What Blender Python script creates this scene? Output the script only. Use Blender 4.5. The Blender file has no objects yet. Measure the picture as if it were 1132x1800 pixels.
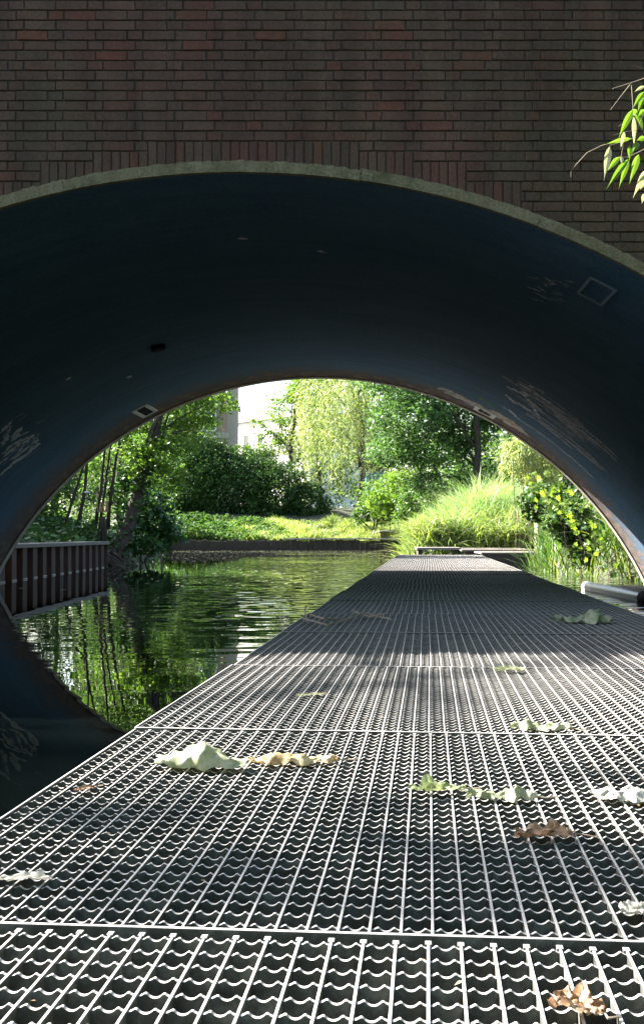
import bpy, math, random
import numpy as np
from mathutils import Vector, Matrix, Euler

random.seed(7)
RNG = np.random.default_rng(7)
SC = bpy.context.scene
COL = SC.collection
R = math.radians

# ------------------------------------------------------------------ camera
F_PX, CX, CY, HOR = 2070.0, 566.0, 900.0, 941.0      # in photograph pixels (1132 x 1800)
CAM_Z = 0.74                                          # above the water
PITCH = math.atan((HOR - CY) / F_PX)
cam = bpy.data.cameras.new('camera')
cam.sensor_fit = 'VERTICAL'
cam.sensor_height = 36.0
cam.lens = 36.0 * F_PX / 1800.0
cam.clip_start, cam.clip_end = 0.05, 3000
cam_o = bpy.data.objects.new('camera', cam)
COL.objects.link(cam_o)
cam_o.location = (0, 0, CAM_Z)
cam_o.rotation_euler = (math.pi / 2 + PITCH, 0, 0)
SC.camera = cam_o

# ------------------------------------------------------------------ sky, sun, exposure
SUN_EL, SUN_AZ = 37.5, -60.0                          # azimuth from +Y, negative = to the left
sun_to = Vector((math.sin(R(SUN_AZ)) * math.cos(R(SUN_EL)), math.cos(R(SUN_AZ)) * math.cos(R(SUN_EL)), math.sin(R(SUN_EL))))
w = bpy.data.worlds.new('World'); SC.world = w; w.use_nodes = True
nt = w.node_tree
sky = nt.nodes.new('ShaderNodeTexSky'); sky.sky_type = 'NISHITA'; sky.sun_disc = False
sky.sun_elevation = R(SUN_EL); sky.sun_rotation = R(SUN_AZ)
sky.dust_density = 2.5; sky.air_density = 1.0
bg = nt.nodes['Background']; bg.inputs['Strength'].default_value = 0.062
nt.links.new(sky.outputs[0], bg.inputs['Color'])
sl = bpy.data.lights.new('sun', 'SUN'); sl.energy = 5.0; sl.angle = R(0.53); sl.color = (1.0, 0.94, 0.85)
so = bpy.data.objects.new('sun', sl); COL.objects.link(so)
so.rotation_euler = (-sun_to).to_track_quat('-Z', 'Y').to_euler()
so.location = (-20, 12, 30)
SC.view_settings.view_transform = 'Standard'; SC.view_settings.look = 'None'
SC.view_settings.exposure = 2.9; SC.view_settings.gamma = 1.0
SC.view_settings.use_curve_mapping = False
SC.cycles.max_bounces = 8; SC.cycles.diffuse_bounces = 4; SC.cycles.glossy_bounces = 4
SC.cycles.transmission_bounces = 4; SC.cycles.transparent_max_bounces = 4
SC.cycles.caustics_reflective = False; SC.cycles.caustics_refractive = False
SC.cycles.sample_clamp_indirect = 6.0

# ------------------------------------------------------------------ helpers
def at(px, py, Y):
    """world point at depth Y for a measured direction of the photograph"""
    x, y = (px - CX) / F_PX, (CY - py) / F_PX
    cp, sp = math.cos(PITCH), math.sin(PITCH)
    d = Vector((x, cp - y * sp, sp + y * cp))
    return Vector((0, 0, CAM_Z)) + d * (Y / d.y)

def tag(o, label=None, cat=None, group=None, kind=None):
    if label: o['label'] = label
    if cat: o['category'] = cat
    if group: o['group'] = group
    if kind: o['kind'] = kind
    return o

def empty(name, loc=(0, 0, 0), rz=0.0, parent=None):
    o = bpy.data.objects.new(name, None); COL.objects.link(o)
    o.location = loc; o.rotation_euler = (0, 0, rz); o.parent = parent
    o.empty_display_size = 0.1
    return o

def link(name, me, parent=None, loc=None, rot=None):
    o = bpy.data.objects.new(name, me); COL.objects.link(o); o.parent = parent
    if loc is not None: o.location = loc
    if rot is not None: o.rotation_euler = rot
    return o

class MB:
    """collects geometry for one mesh"""
    def __init__(s): s.v, s.f = [], []
    def add(s, vs, fs):
        n = len(s.v); s.v += [tuple(p) for p in vs]; s.f += [tuple(i + n for i in f) for f in fs]; return s
    def box(s, x0, x1, y0, y1, z0, z1, m=None):
        vs = [(x, y, z) for z in (z0, z1) for y in (y0, y1) for x in (x0, x1)]
        if m is not None: vs = [m @ Vector(p) for p in vs]
        return s.add(vs, [(0, 2, 3, 1), (4, 5, 7, 6), (0, 1, 5, 4), (2, 6, 7, 3), (0, 4, 6, 2), (1, 3, 7, 5)])
    def bev(s, x0, x1, y0, y1, z0, z1, b, m=None):
        """box with chamfered upper edges"""
        vs = [(x0, y0, z0), (x1, y0, z0), (x1, y1, z0), (x0, y1, z0), (x0, y0, z1 - b), (x1, y0, z1 - b), (x1, y1, z1 - b), (x0, y1, z1 - b),
              (x0 + b, y0 + b, z1), (x1 - b, y0 + b, z1), (x1 - b, y1 - b, z1), (x0 + b, y1 - b, z1)]
        if m is not None: vs = [m @ Vector(p) for p in vs]
        return s.add(vs, [(3, 2, 1, 0), (0, 1, 5, 4), (1, 2, 6, 5), (2, 3, 7, 6), (3, 0, 4, 7), (4, 5, 9, 8), (5, 6, 10, 9), (6, 7, 11, 10), (7, 4, 8, 11), (8, 9, 10, 11)])
    def tube(s, pts, rads, n=8, cap=True):
        pts = [Vector(p) for p in pts]; rings = []
        ref = Vector((0.31, 0.2, 0.93)).normalized()
        for i, p in enumerate(pts):
            t = (pts[min(i + 1, len(pts) - 1)] - pts[max(i - 1, 0)]).normalized()
            if abs(t.dot(ref)) > 0.95: r_ = Vector((1, 0, 0))
            else: r_ = ref
            a = t.cross(r_).normalized(); b = t.cross(a)
            rad = rads[i] if hasattr(rads, '__len__') else rads
            rings.append([p + (a * math.cos(2 * math.pi * k / n) + b * math.sin(2 * math.pi * k / n)) * rad for k in range(n)])
        vs = [q for r_ in rings for q in r_]; fs = []
        for i in range(len(pts) - 1):
            for k in range(n):
                fs.append((i * n + k, i * n + (k + 1) % n, (i + 1) * n + (k + 1) % n, (i + 1) * n + k))
        if cap:
            fs.append(tuple(range(n))[::-1]); fs.append(tuple((len(pts) - 1) * n + k for k in range(n)))
        return s.add(vs, fs)
    def mesh(s, name, mat, smooth=False):
        me = bpy.data.meshes.new(name); me.from_pydata(s.v, [], s.f); me.update()
        if mat: me.materials.append(mat)
        if smooth: me.polygons.foreach_set('use_smooth', [True] * len(me.polygons))
        return me
    def build(s, name, mat, parent=None, smooth=False, loc=None, rot=None):
        return link(name, s.mesh(name, mat, smooth), parent, loc, rot)

def tri_mesh(name, V, T, mat):
    """numpy verts (n,3) and triangles (m,3) to a mesh"""
    me = bpy.data.meshes.new(name)
    me.vertices.add(len(V)); me.vertices.foreach_set('co', np.ascontiguousarray(V, dtype=np.float32).ravel())
    me.loops.add(len(T) * 3); me.loops.foreach_set('vertex_index', np.ascontiguousarray(T, dtype=np.int32).ravel())
    me.polygons.add(len(T))
    me.polygons.foreach_set('loop_start', np.arange(0, len(T) * 3, 3, dtype=np.int32))
    me.polygons.foreach_set('loop_total', np.full(len(T), 3, dtype=np.int32))
    me.update(calc_edges=True)
    if mat: me.materials.append(mat)
    return me

# ------------------------------------------------------------------ materials
def mat(name, col, rough=0.8, metal=0.0, spec=0.5):
    m = bpy.data.materials.new(name); m.use_nodes = True
    b = m.node_tree.nodes['Principled BSDF']
    b.inputs['Base Color'].default_value = (*col, 1); b.inputs['Roughness'].default_value = rough
    b.inputs['Metallic'].default_value = metal; b.inputs['Specular IOR Level'].default_value = spec
    return m

def N(m, t, **kw):
    n = m.node_tree.nodes.new(t)
    for k, v in kw.items(): setattr(n, k, v)
    return n

def noise(m, scale, detail=6, rough=0.6, coord='Object', stretch=None):
    tc = N(m, 'ShaderNodeTexCoord'); n = N(m, 'ShaderNodeTexNoise')
    n.inputs['Scale'].default_value = scale; n.inputs['Detail'].default_value = detail; n.inputs['Roughness'].default_value = rough
    src = tc.outputs[coord]
    if coord == 'World':
        pass
    if stretch:
        mp = N(m, 'ShaderNodeMapping'); mp.inputs['Scale'].default_value = stretch
        m.node_tree.links.new(src, mp.inputs[0]); src = mp.outputs[0]
    m.node_tree.links.new(src, n.inputs['Vector'])
    return n

def wnoise(m, scale, detail=6, rough=0.6, stretch=None):
    g = N(m, 'ShaderNodeNewGeometry'); n = N(m, 'ShaderNodeTexNoise')
    n.inputs['Scale'].default_value = scale; n.inputs['Detail'].default_value = detail; n.inputs['Roughness'].default_value = rough
    src = g.outputs['Position']
    if stretch:
        mp = N(m, 'ShaderNodeMapping'); mp.inputs['Scale'].default_value = stretch
        m.node_tree.links.new(src, mp.inputs[0]); src = mp.outputs[0]
    m.node_tree.links.new(src, n.inputs['Vector'])
    return n

def ramp(m, src, stops):
    r_ = N(m, 'ShaderNodeValToRGB'); e = r_.color_ramp.elements
    while len(e) < len(stops): e.new(0.5)
    for k, (p, c) in enumerate(stops):
        e[k].position = p; e[k].color = (*c, 1) if len(c) == 3 else c
    m.node_tree.links.new(src, r_.inputs[0]); return r_

def mixc(m, a, b, fac, mode='MIX'):
    n = N(m, 'ShaderNodeMix', data_type='RGBA', blend_type=mode)
    L = m.node_tree.links
    for sock, val in ((n.inputs[0], fac), (n.inputs[6], a), (n.inputs[7], b)):
        if hasattr(val, 'is_linked'): L.new(val, sock)
        elif isinstance(val, (int, float)): sock.default_value = val
        else: sock.default_value = (*val, 1)
    return n.outputs[2]

def bump(m, h, strength=0.3, dist=0.01):
    b = N(m, 'ShaderNodeBump'); b.inputs['Strength'].default_value = strength; b.inputs['Distance'].default_value = dist
    m.node_tree.links.new(h, b.inputs['Height'])
    m.node_tree.links.new(b.outputs[0], m.node_tree.nodes['Principled BSDF'].inputs['Normal'])

def setc(m, out, sock='Base Color'):
    m.node_tree.links.new(out, m.node_tree.nodes['Principled BSDF'].inputs[sock])

def leaf_mat(name, c1, c2, trans=0.35, rough=0.45, sheen=0.5, c3=None):
    m = mat(name, c1, rough, spec=sheen)
    g = N(m, 'ShaderNodeNewGeometry')
    stops = [(0.0, c1), (1.0, c2)] if c3 is None else [(0.0, c1), (0.75, c2), (1.0, c3)]
    r_ = ramp(m, g.outputs['Random Per Island'], stops)
    n2 = wnoise(m, 0.5, 2)
    r2 = ramp(m, n2.outputs[0], [(0.3, (0.75, 0.75, 0.75)), (0.7, (1.2, 1.2, 1.1))])
    c = mixc(m, r_.outputs[0], r2.outputs[0], 1.0, 'MULTIPLY')
    setc(m, c)
    t = N(m, 'ShaderNodeBsdfTranslucent')
    yl = mixc(m, c, (1.4, 1.5, 0.65), 1.0, 'MULTIPLY')
    m.node_tree.links.new(yl, t.inputs[0])
    mx = N(m, 'ShaderNodeMixShader'); mx.inputs[0].default_value = trans
    L = m.node_tree.links
    L.new(m.node_tree.nodes['Principled BSDF'].outputs[0], mx.inputs[1]); L.new(t.outputs[0], mx.inputs[2])
    L.new(mx.outputs[0], m.node_tree.nodes['Material Output'].inputs[0])
    return m

M = {}
# brick: each brick picks its own tone; algae and soot drift over the whole wall
def brick_mat(name, per):
    m = mat(name, (0.12, 0.08, 0.06), 0.85, spec=0.25)
    if per == 'obj': rnd = N(m, 'ShaderNodeObjectInfo').outputs['Random']
    else: rnd = N(m, 'ShaderNodeNewGeometry').outputs['Random Per Island']
    r_ = ramp(m, rnd, [(0.0, (0.115, 0.06, 0.048)), (0.35, (0.15, 0.082, 0.064)), (0.7, (0.14, 0.066, 0.052)), (0.93, (0.165, 0.068, 0.052)), (1.0, (0.20, 0.068, 0.046))])
    n1 = wnoise(m, 0.9, 4, 0.55)
    f = ramp(m, n1.outputs[0], [(0.40, (0, 0, 0)), (0.60, (1, 1, 1))])
    c = mixc(m, r_.outputs[0], (0.105, 0.088, 0.058), f.outputs[0])
    c = mixc(m, r_.outputs[0], c, 0.65)
    n2 = wnoise(m, 45, 6, 0.7)
    r2 = ramp(m, n2.outputs[0], [(0.3, (0.6, 0.6, 0.6)), (0.7, (1.2, 1.2, 1.2))])
    c = mixc(m, c, r2.outputs[0], 1.0, 'MULTIPLY')
    n6 = wnoise(m, 2.5, 5, 0.65, (2.2, 1, 0.35)); c = mixc(m, c, ramp(m, n6.outputs[0], [(0.3, (0.68, 0.68, 0.7)), (0.55, (1.0, 1.0, 1.0)), (0.75, (1.35, 1.33, 1.25))]).outputs[0], 1.0, 'MULTIPLY')
    n3 = wnoise(m, 130, 2, 0.5)
    sp = ramp(m, n3.outputs[0], [(0.775, (0, 0, 0)), (0.80, (1, 1, 1))])
    c = mixc(m, c, (0.5, 0.5, 0.48), sp.outputs[0])
    setc(m, c); bump(m, n2.outputs[0], 0.5, 0.004)
    return m
M['brick'] = brick_mat('brick', 'obj'); M['brick_mass'] = brick_mat('brick_mass', 'isl')
m = M['mortar'] = mat('mortar', (0.05, 0.045, 0.04), 0.95)
n1 = wnoise(m, 20, 5); setc(m, ramp(m, n1.outputs[0], [(0.3, (0.045, 0.037, 0.032)), (0.7, (0.095, 0.078, 0.066))]).outputs[0]); bump(m, n1.outputs[0], 0.5, 0.01)
m = M['concrete_mossy'] = mat('concrete_mossy', (0.25, 0.26, 0.18), 0.9)
n1 = wnoise(m, 7, 8, 0.7); n2 = wnoise(m, 60, 5, 0.7)
n7 = wnoise(m, 3, 6, 0.75)
c = mixc(m, ramp(m, n1.outputs[0], [(0.25, (0.16, 0.145, 0.08)), (0.5, (0.27, 0.235, 0.145)), (0.75, (0.36, 0.31, 0.215))]).outputs[0],
         ramp(m, n2.outputs[0], [(0.3, (0.55, 0.55, 0.5)), (0.65, (1.15, 1.15, 1.1))]).outputs[0], 1.0, 'MULTIPLY')
c = mixc(m, c, (0.07, 0.075, 0.035), ramp(m, n7.outputs[0], [(0.53, (0, 0, 0)), (0.66, (0.85,) * 3)]).outputs[0])
setc(m, c); bump(m, n2.outputs[0], 0.9, 0.02)
m = M['concrete'] = mat('concrete', (0.42, 0.39, 0.34), 0.85)
n1 = wnoise(m, 5, 8, 0.7); setc(m, ramp(m, n1.outputs[0], [(0.3, (0.30, 0.27, 0.22)), (0.7, (0.48, 0.45, 0.39))]).outputs[0]); bump(m, n1.outputs[0], 0.5, 0.02)
# vault: blue-black paint, bare brown where it has worn off toward the far mouth and the waterline
m = M['vault'] = mat('vault', (0.012, 0.02, 0.035), 0.8, spec=0.12)
g = N(m, 'ShaderNodeNewGeometry'); sx = N(m, 'ShaderNodeSeparateXYZ'); m.node_tree.links.new(g.outputs['Position'], sx.inputs[0])
n1 = wnoise(m, 1.3, 6, 0.65); n2 = wnoise(m, 30, 6, 0.75); n4 = wnoise(m, 6, 8, 0.75, (1, 0.5, 2.0))
mr = N(m, 'ShaderNodeMapRange'); mr.inputs[1].default_value = 15.6; mr.inputs[2].default_value = 17.9; m.node_tree.links.new(sx.outputs[1], mr.inputs[0])
ad = N(m, 'ShaderNodeMath', operation='ADD'); m.node_tree.links.new(mr.outputs[0], ad.inputs[0]); 
ml = N(m, 'ShaderNodeMath', operation='MULTIPLY_ADD'); m.node_tree.links.new(n4.outputs[0], ml.inputs[0]); ml.inputs[1].default_value = 1.3; ml.inputs[2].default_value = -0.72
m.node_tree.links.new(ml.outputs[0], ad.inputs[1])
fw = ramp(m, ad.outputs[0], [(0.35, (0, 0, 0)), (0.75, (1, 1, 1))])
paint = mixc(m, ramp(m, n1.outputs[0], [(0.3, (0.072, 0.165, 0.275)), (0.7, (0.10, 0.205, 0.33))]).outputs[0],
             ramp(m, n2.outputs[0], [(0.3, (0.7, 0.7, 0.7)), (0.7, (1.25, 1.25, 1.25))]).outputs[0], 1.0, 'MULTIPLY')
n5 = wnoise(m, 2.2, 5, 0.7, (0.25, 3.0, 0.25)); paint = mixc(m, paint, ramp(m, n5.outputs[0], [(0.35, (0.85, 0.85, 0.85)), (0.6, (1.02, 1.02, 1.02)), (0.75, (1.15, 1.13, 1.1))]).outputs[0], 1.0, 'MULTIPLY')
bare = ramp(m, n4.outputs[0], [(0.3, (0.055, 0.045, 0.04)), (0.5, (0.125, 0.10, 0.088)), (0.72, (0.27, 0.22, 0.19))])
setc(m, mixc(m, paint, bare.outputs[0], fw.outputs[0])); bump(m, n2.outputs[0], 0.35, 0.01)
for nm, c in (('paint_white', (0.62, 0.72, 0.86)), ('paint_pink', (0.45, 0.22, 0.17)), ('paint_blue', (0.12, 0.24, 0.5)), ('paint_green', (0.05, 0.22, 0.07)), ('paint_grey', (0.30, 0.37, 0.48)), ('paint_faint', (0.10, 0.12, 0.15)), ('paint_pale', (0.52, 0.48, 0.44))):
    m = M[nm] = mat(nm, c, 0.7)
    n1 = wnoise(m, 14, 6, 0.8)
    f = ramp(m, n1.outputs[0], [(0.40, (0, 0, 0)), (0.49, (1, 1, 1))])
    setc(m, mixc(m, (0.02, 0.03, 0.045), c, f.outputs[0]))
M['niche_frame'] = mat('niche_frame', (0.20, 0.27, 0.35), 0.6)
M['niche_frame_bright'] = mat('niche_frame_bright', (0.62, 0.64, 0.66), 0.5)
M['black'] = mat('black', (0.006, 0.007, 0.009), 0.8, spec=0.1)
# galvanised steel
m = M['galv'] = mat('galv', (0.55, 0.53, 0.51), 0.42, 0.2)
n1 = wnoise(m, 30, 5, 0.7); n2 = wnoise(m, 3, 4, 0.6)
c = mixc(m, ramp(m, n1.outputs[0], [(0.3, (0.5, 0.49, 0.47)), (0.7, (0.70, 0.685, 0.67))]).outputs[0], ramp(m, n2.outputs[0], [(0.35, (0.8, 0.78, 0.74)), (0.65, (1.05, 1.05, 1.05))]).outputs[0], 1.0, 'MULTIPLY')
setc(m, c); setc(m, ramp(m, n1.outputs[0], [(0.3, (0.32,) * 3), (0.7, (0.55,) * 3)]).outputs[0], 'Roughness')
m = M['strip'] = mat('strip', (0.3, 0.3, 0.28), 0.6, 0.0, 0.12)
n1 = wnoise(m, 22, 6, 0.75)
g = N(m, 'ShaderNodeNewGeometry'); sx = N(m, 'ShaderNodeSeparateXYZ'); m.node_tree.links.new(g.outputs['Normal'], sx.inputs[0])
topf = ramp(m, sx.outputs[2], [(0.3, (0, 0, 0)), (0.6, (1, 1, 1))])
grime_shade = ramp(m, n1.outputs[0], [(0.3, (0.05, 0.045, 0.034)), (0.5, (0.095, 0.095, 0.083)), (0.7, (0.21, 0.215, 0.19))])
setc(m, mixc(m, grime_shade.outputs[0], (0.40, 0.39, 0.38), topf.outputs[0]))      # pale tops and dark sides paint in sun and shade; the mottling is dirt
m = M['dark_steel'] = mat('dark_steel', (0.05, 0.05, 0.048), 0.6, 0.3)
m = M['rust_pile'] = mat('rust_pile', (0.07, 0.045, 0.035), 0.8)
n1 = wnoise(m, 5, 7, 0.7, (2, 2, 0.5)); setc(m, ramp(m, n1.outputs[0], [(0.3, (0.026, 0.015, 0.011)), (0.7, (0.078, 0.043, 0.029))]).outputs[0]); bump(m, n1.outputs[0], 0.4, 0.02)
m = M['old_wood'] = mat('old_wood', (0.30, 0.27, 0.23), 0.85)
n1 = wnoise(m, 6, 8, 0.75, (0.6, 6, 8)); setc(m, ramp(m, n1.outputs[0], [(0.3, (0.17, 0.14, 0.11)), (0.7, (0.40, 0.37, 0.32))]).outputs[0]); bump(m, n1.outputs[0], 0.5, 0.01)
m = M['dark_wood'] = mat('dark_wood', (0.07, 0.05, 0.035), 0.85)
n1 = wnoise(m, 6, 8, 0.75, (0.6, 6, 8)); setc(m, ramp(m, n1.outputs[0], [(0.3, (0.035, 0.026, 0.02)), (0.7, (0.12, 0.085, 0.06))]).outputs[0]); bump(m, n1.outputs[0], 0.5, 0.01)
m = M['bark'] = mat('bark', (0.06, 0.045, 0.035), 0.9)
n1 = wnoise(m, 8, 8, 0.75, (3, 3, 0.6)); setc(m, ramp(m, n1.outputs[0], [(0.3, (0.025, 0.02, 0.016)), (0.7, (0.11, 0.085, 0.062))]).outputs[0]); bump(m, n1.outputs[0], 0.9, 0.05)
M['split_wood'] = mat('split_wood', (0.42, 0.24, 0.12), 0.8)
M['twig'] = mat('twig', (0.28, 0.22, 0.16), 0.8)
# ground
m = M['soil'] = mat('soil', (0.05, 0.045, 0.03), 0.95)
n1 = wnoise(m, 3, 8, 0.7); setc(m, ramp(m, n1.outputs[0], [(0.3, (0.028, 0.026, 0.016)), (0.55, (0.05, 0.06, 0.025)), (0.75, (0.085, 0.075, 0.05))]).outputs[0]); bump(m, n1.outputs[0], 0.6, 0.05)
# water: dark, glossy, wind ripples strongest in the open reach beyond the bridge
m = M['water'] = mat('water', (0.0012, 0.002, 0.002), 0.0, spec=0.5)
m.node_tree.nodes['Principled BSDF'].inputs['IOR'].default_value = 1.33
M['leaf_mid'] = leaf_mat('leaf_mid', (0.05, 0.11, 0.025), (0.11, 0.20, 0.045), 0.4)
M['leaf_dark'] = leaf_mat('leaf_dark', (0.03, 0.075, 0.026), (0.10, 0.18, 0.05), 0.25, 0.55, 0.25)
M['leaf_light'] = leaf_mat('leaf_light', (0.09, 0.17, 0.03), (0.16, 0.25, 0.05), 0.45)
M['leaf_yellow'] = leaf_mat('leaf_yellow', (0.19, 0.25, 0.11), (0.36, 0.40, 0.24), 0.35)
M['leaf_blue'] = leaf_mat('leaf_blue', (0.045, 0.105, 0.04), (0.12, 0.22, 0.09), 0.38)
M['ivy'] = leaf_mat('ivy', (0.025, 0.07, 0.022), (0.06, 0.135, 0.04), 0.22, 0.5, 0.3)
M['nettle'] = leaf_mat('nettle', (0.035, 0.085, 0.025), (0.09, 0.17, 0.045), 0.3, 0.7, 0.12)
M['grass'] = leaf_mat('grass', (0.15, 0.22, 0.06), (0.28, 0.35, 0.13), 0.4, c3=(0.48, 0.46, 0.28))
M['reed'] = leaf_mat('reed', (0.11, 0.21, 0.08), (0.26, 0.36, 0.19), 0.38, c3=(0.52, 0.52, 0.40))
M['sedge'] = leaf_mat('sedge', (0.04, 0.10, 0.025), (0.10, 0.18, 0.05), 0.35, c3=(0.25, 0.26, 0.12))
M['vine_leaf'] = leaf_mat('vine_leaf', (0.14, 0.25, 0.035), (0.25, 0.35, 0.06), 0.5)
M['bamboo'] = leaf_mat('bamboo', (0.10, 0.20, 0.03), (0.16, 0.28, 0.04), 0.5)
M['bamboo_dry'] = leaf_mat('bamboo_dry', (0.42, 0.42, 0.36), (0.6, 0.58, 0.5), 0.3)

# ------------------------------------------------------------------ foliage generators
def leaf_tris(P, D, U, L, Wd):
    """diamond leaves folded on the midrib; P base, D direction, U side, arrays (n,3), L and Wd (n,)"""
    n = len(P)
    nrm = np.cross(D, U)
    V = np.empty((n, 4, 3))
    V[:, 0] = P; V[:, 2] = P + D * L[:, None]
    mid = P + D * (L * 0.45)[:, None] - nrm * (L * 0.08)[:, None]
    V[:, 1] = mid + U * (Wd / 2)[:, None]; V[:, 3] = mid - U * (Wd / 2)[:, None]
    i = np.arange(n)[:, None] * 4
    T = np.concatenate([i + np.array([[0, 1, 2]]), i + np.array([[0, 2, 3]])], 0)
    return V.reshape(-1, 3), T

def unit(a): return a / np.maximum(np.linalg.norm(a, axis=1, keepdims=True), 1e-6)

def leaves(name, P, size, mt, parent=None, droop=0.3, ratio=0.5, up=0.0):
    n = len(P)
    D = RNG.normal(size=(n, 3)); D[:, 2] = D[:, 2] * 0.6 - droop + up; D = unit(D)
    U = unit(np.cross(D, RNG.normal(size=(n, 3)) * 0.5 + np.array([0, 0, 1.0])))
    L = size * RNG.uniform(0.6, 1.35, n)
    V, T = leaf_tris(P, D, U, L, L * ratio)
    return link(name, tri_mesh(name, V, T, mt), parent)

def clump_points(ell, n, sub=40, spread=0.22, shell=0.55):
    """points in the lumpy volume of ellipsoids [(center, radii)], gathered in sub-clumps with gaps between"""
    out = []
    vol = np.array([r[0] * r[1] * r[2] for c, r in ell]); vol = vol ** 0.7; vol /= vol.sum()
    for (c, r), fr in zip(ell, vol):
        k = max(4, int(sub * fr * len(ell)))
        d = unit(RNG.normal(size=(k, 3))); rad = RNG.uniform(shell, 1.0, k)[:, None]
        cen = np.array(c) + d * rad * np.array(r)
        m_ = int(n * fr)
        idx = RNG.integers(0, k, m_)
        sz = RNG.uniform(0.6, 1.3, k)[idx][:, None]
        off = unit(RNG.normal(size=(m_, 3))) * (RNG.uniform(0, 1, m_) ** 0.5)[:, None] * spread * np.mean(r) * sz
        off[:, 2] *= 0.7
        out.append(cen[idx] + off)
    return np.concatenate(out)

def limb(mb, p0, p1, r0, r1, bend=0.1, n=6, sides=8):
    p0, p1 = Vector(p0), Vector(p1); L = (p1 - p0).length
    o1, o2 = Vector((random.uniform(-1, 1), random.uniform(-1, 1), random.uniform(-.3, .3))) * bend * L, random.uniform(0, 6)
    pts = [p0.lerp(p1, i / n) + o1 * math.sin(math.pi * i / n) + Vector((math.sin(o2 + i * 1.7), math.cos(o2 * 2 + i * 1.3), 0)) * bend * 0.12 * L * (i > 0) for i in range(n + 1)]
    mb.tube(pts, [r0 + (r1 - r0) * (i / n) ** 0.8 for i in range(n + 1)], sides)
    return pts

def tree(name, label, base, trunk_top, r0, ell, nleaf, lsize, mt, group=None, cat='tree', bend=0.06, limbs=7, sub=60, spread=0.22, ratio=0.5, droop=0.3, bark='bark', ivy=0):
    t = empty(name, base); tag(t, label, cat, group)
    b = Vector(base); mb = MB()
    pts = limb(mb, (0, 0, -0.3), Vector(trunk_top) - b, r0, r0 * 0.45, bend, 8, 10)
    for i in range(limbs):
        c, r = ell[i % len(ell)]
        e = Vector(c) + Vector([random.uniform(-.7, .7) * q for q in r]) - b
        s = pts[random.randint(4, 8)]
        q = limb(mb, s, e, r0 * 0.32, r0 * 0.06, 0.12, 6, 6)
        for _ in range(2):
            e2 = q[4] + Vector([random.uniform(-.5, .5) * z for z in r]); limb(mb, q[random.randint(2, 4)], e2, r0 * 0.12, r0 * 0.03, 0.1, 4, 5)
    mb.build('trunk', M[bark], t, True)
    P = clump_points([((Vector(c) - b), r) for c, r in ell], nleaf, sub, spread)
    leaves('crown', P, lsize, M[mt], t, droop, ratio)
    if ivy:
        idx = RNG.integers(0, 6, ivy); pp = np.array([pts[i][:] for i in idx]) + (np.array([pts[i + 1][:] for i in idx]) - np.array([pts[i][:] for i in idx])) * RNG.uniform(0, 1, ivy)[:, None]
        pp += unit(RNG.normal(size=(ivy, 3))) * np.array([1, 1, .3]) * r0 * RNG.uniform(.8, 1.5, ivy)[:, None]
        tag(leaves('ivy_growth', pp, 0.13, M['ivy'], t, 0.4, 0.8), kind='stuff')
    return t

def blades(name, P, H, width, lean, mt, parent=None, seg=4, dirs=None):
    """curved grass blades: P bases (n,3), H heights (n,)"""
    n = len(P); a = RNG.uniform(0, 2 * np.pi, n) if dirs is None else dirs
    d = np.stack([np.cos(a), np.sin(a), np.zeros(n)], 1)
    fa = RNG.uniform(0, 2 * np.pi, n); s = np.stack([np.cos(fa), np.sin(fa), np.zeros(n)], 1)
    ln = lean * RNG.uniform(0.25, 1.4, n)
    V = np.empty((n, seg * 2 + 1, 3))
    for i in range(seg):
        t = i / seg; p = P + d * (H * ln * t ** 2)[:, None]; p[:, 2] += H * (t - 0.42 * ln * t ** 3)
        wv = (width * (1 - t) ** 0.6 * 0.5)
        wv = wv[:, None] if hasattr(wv, '__len__') else wv
        V[:, 2 * i] = p - s * wv; V[:, 2 * i + 1] = p + s * wv
    p = P + d * (H * ln)[:, None]; p[:, 2] += H * (1 - 0.42 * ln); V[:, seg * 2] = p
    k = seg * 2 + 1; T = []
    base = np.arange(n)[:, None] * k
    for i in range(seg - 1):
        T.append(base + np.array([[2 * i, 2 * i + 1, 2 * i + 2]])); T.append(base + np.array([[2 * i + 1, 2 * i + 3, 2 * i + 2]]))
    T.append(base + np.array([[2 * seg - 2, 2 * seg - 1, 2 * seg]]))
    return link(name, tri_mesh(name, V.reshape(-1, 3), np.concatenate(T), mt), parent)

# ------------------------------------------------------------------ terrain and water
CANAL = [(-5.3, -60), (-5.3, 7.8), (-5.05, 8), (-5.05, 27.2), (-5.3, 28.4), (-5.4, 33), (-6.0, 42), (-6.9, 52), (-7.3, 57.0), (3.55, 57.6), (2.9, 45), (2.2, 34.0), (2.6, 33.0),
         (6.3, 32.4), (6.1, 29.6), (4.6, 27.5), (4.3, 24), (4.45, 21), (4.95, 18.6), (5.05, 8), (5.6, 7.8), (5.6, -60)]
def canal_dist(X, Y):
    """signed distance to the canal outline, positive on land"""
    pts = np.array(CANAL); n = len(pts); d = np.full(X.shape, 1e9); ins = np.zeros(X.shape, bool)
    for i in range(n):
        a, b = pts[i], pts[(i + 1) % n]; e = b - a
        t = np.clip(((X - a[0]) * e[0] + (Y - a[1]) * e[1]) / (e @ e), 0, 1)
        d = np.minimum(d, np.hypot(X - a[0] - t * e[0], Y - a[1] - t * e[1]))
        c = ((a[1] > Y) != (b[1] > Y)) & (X < (b[0] - a[0]) * (Y - a[1]) / (b[1] - a[1] + 1e-12) + a[0])
        ins ^= c
    return np.where(ins, -d, d)
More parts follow.
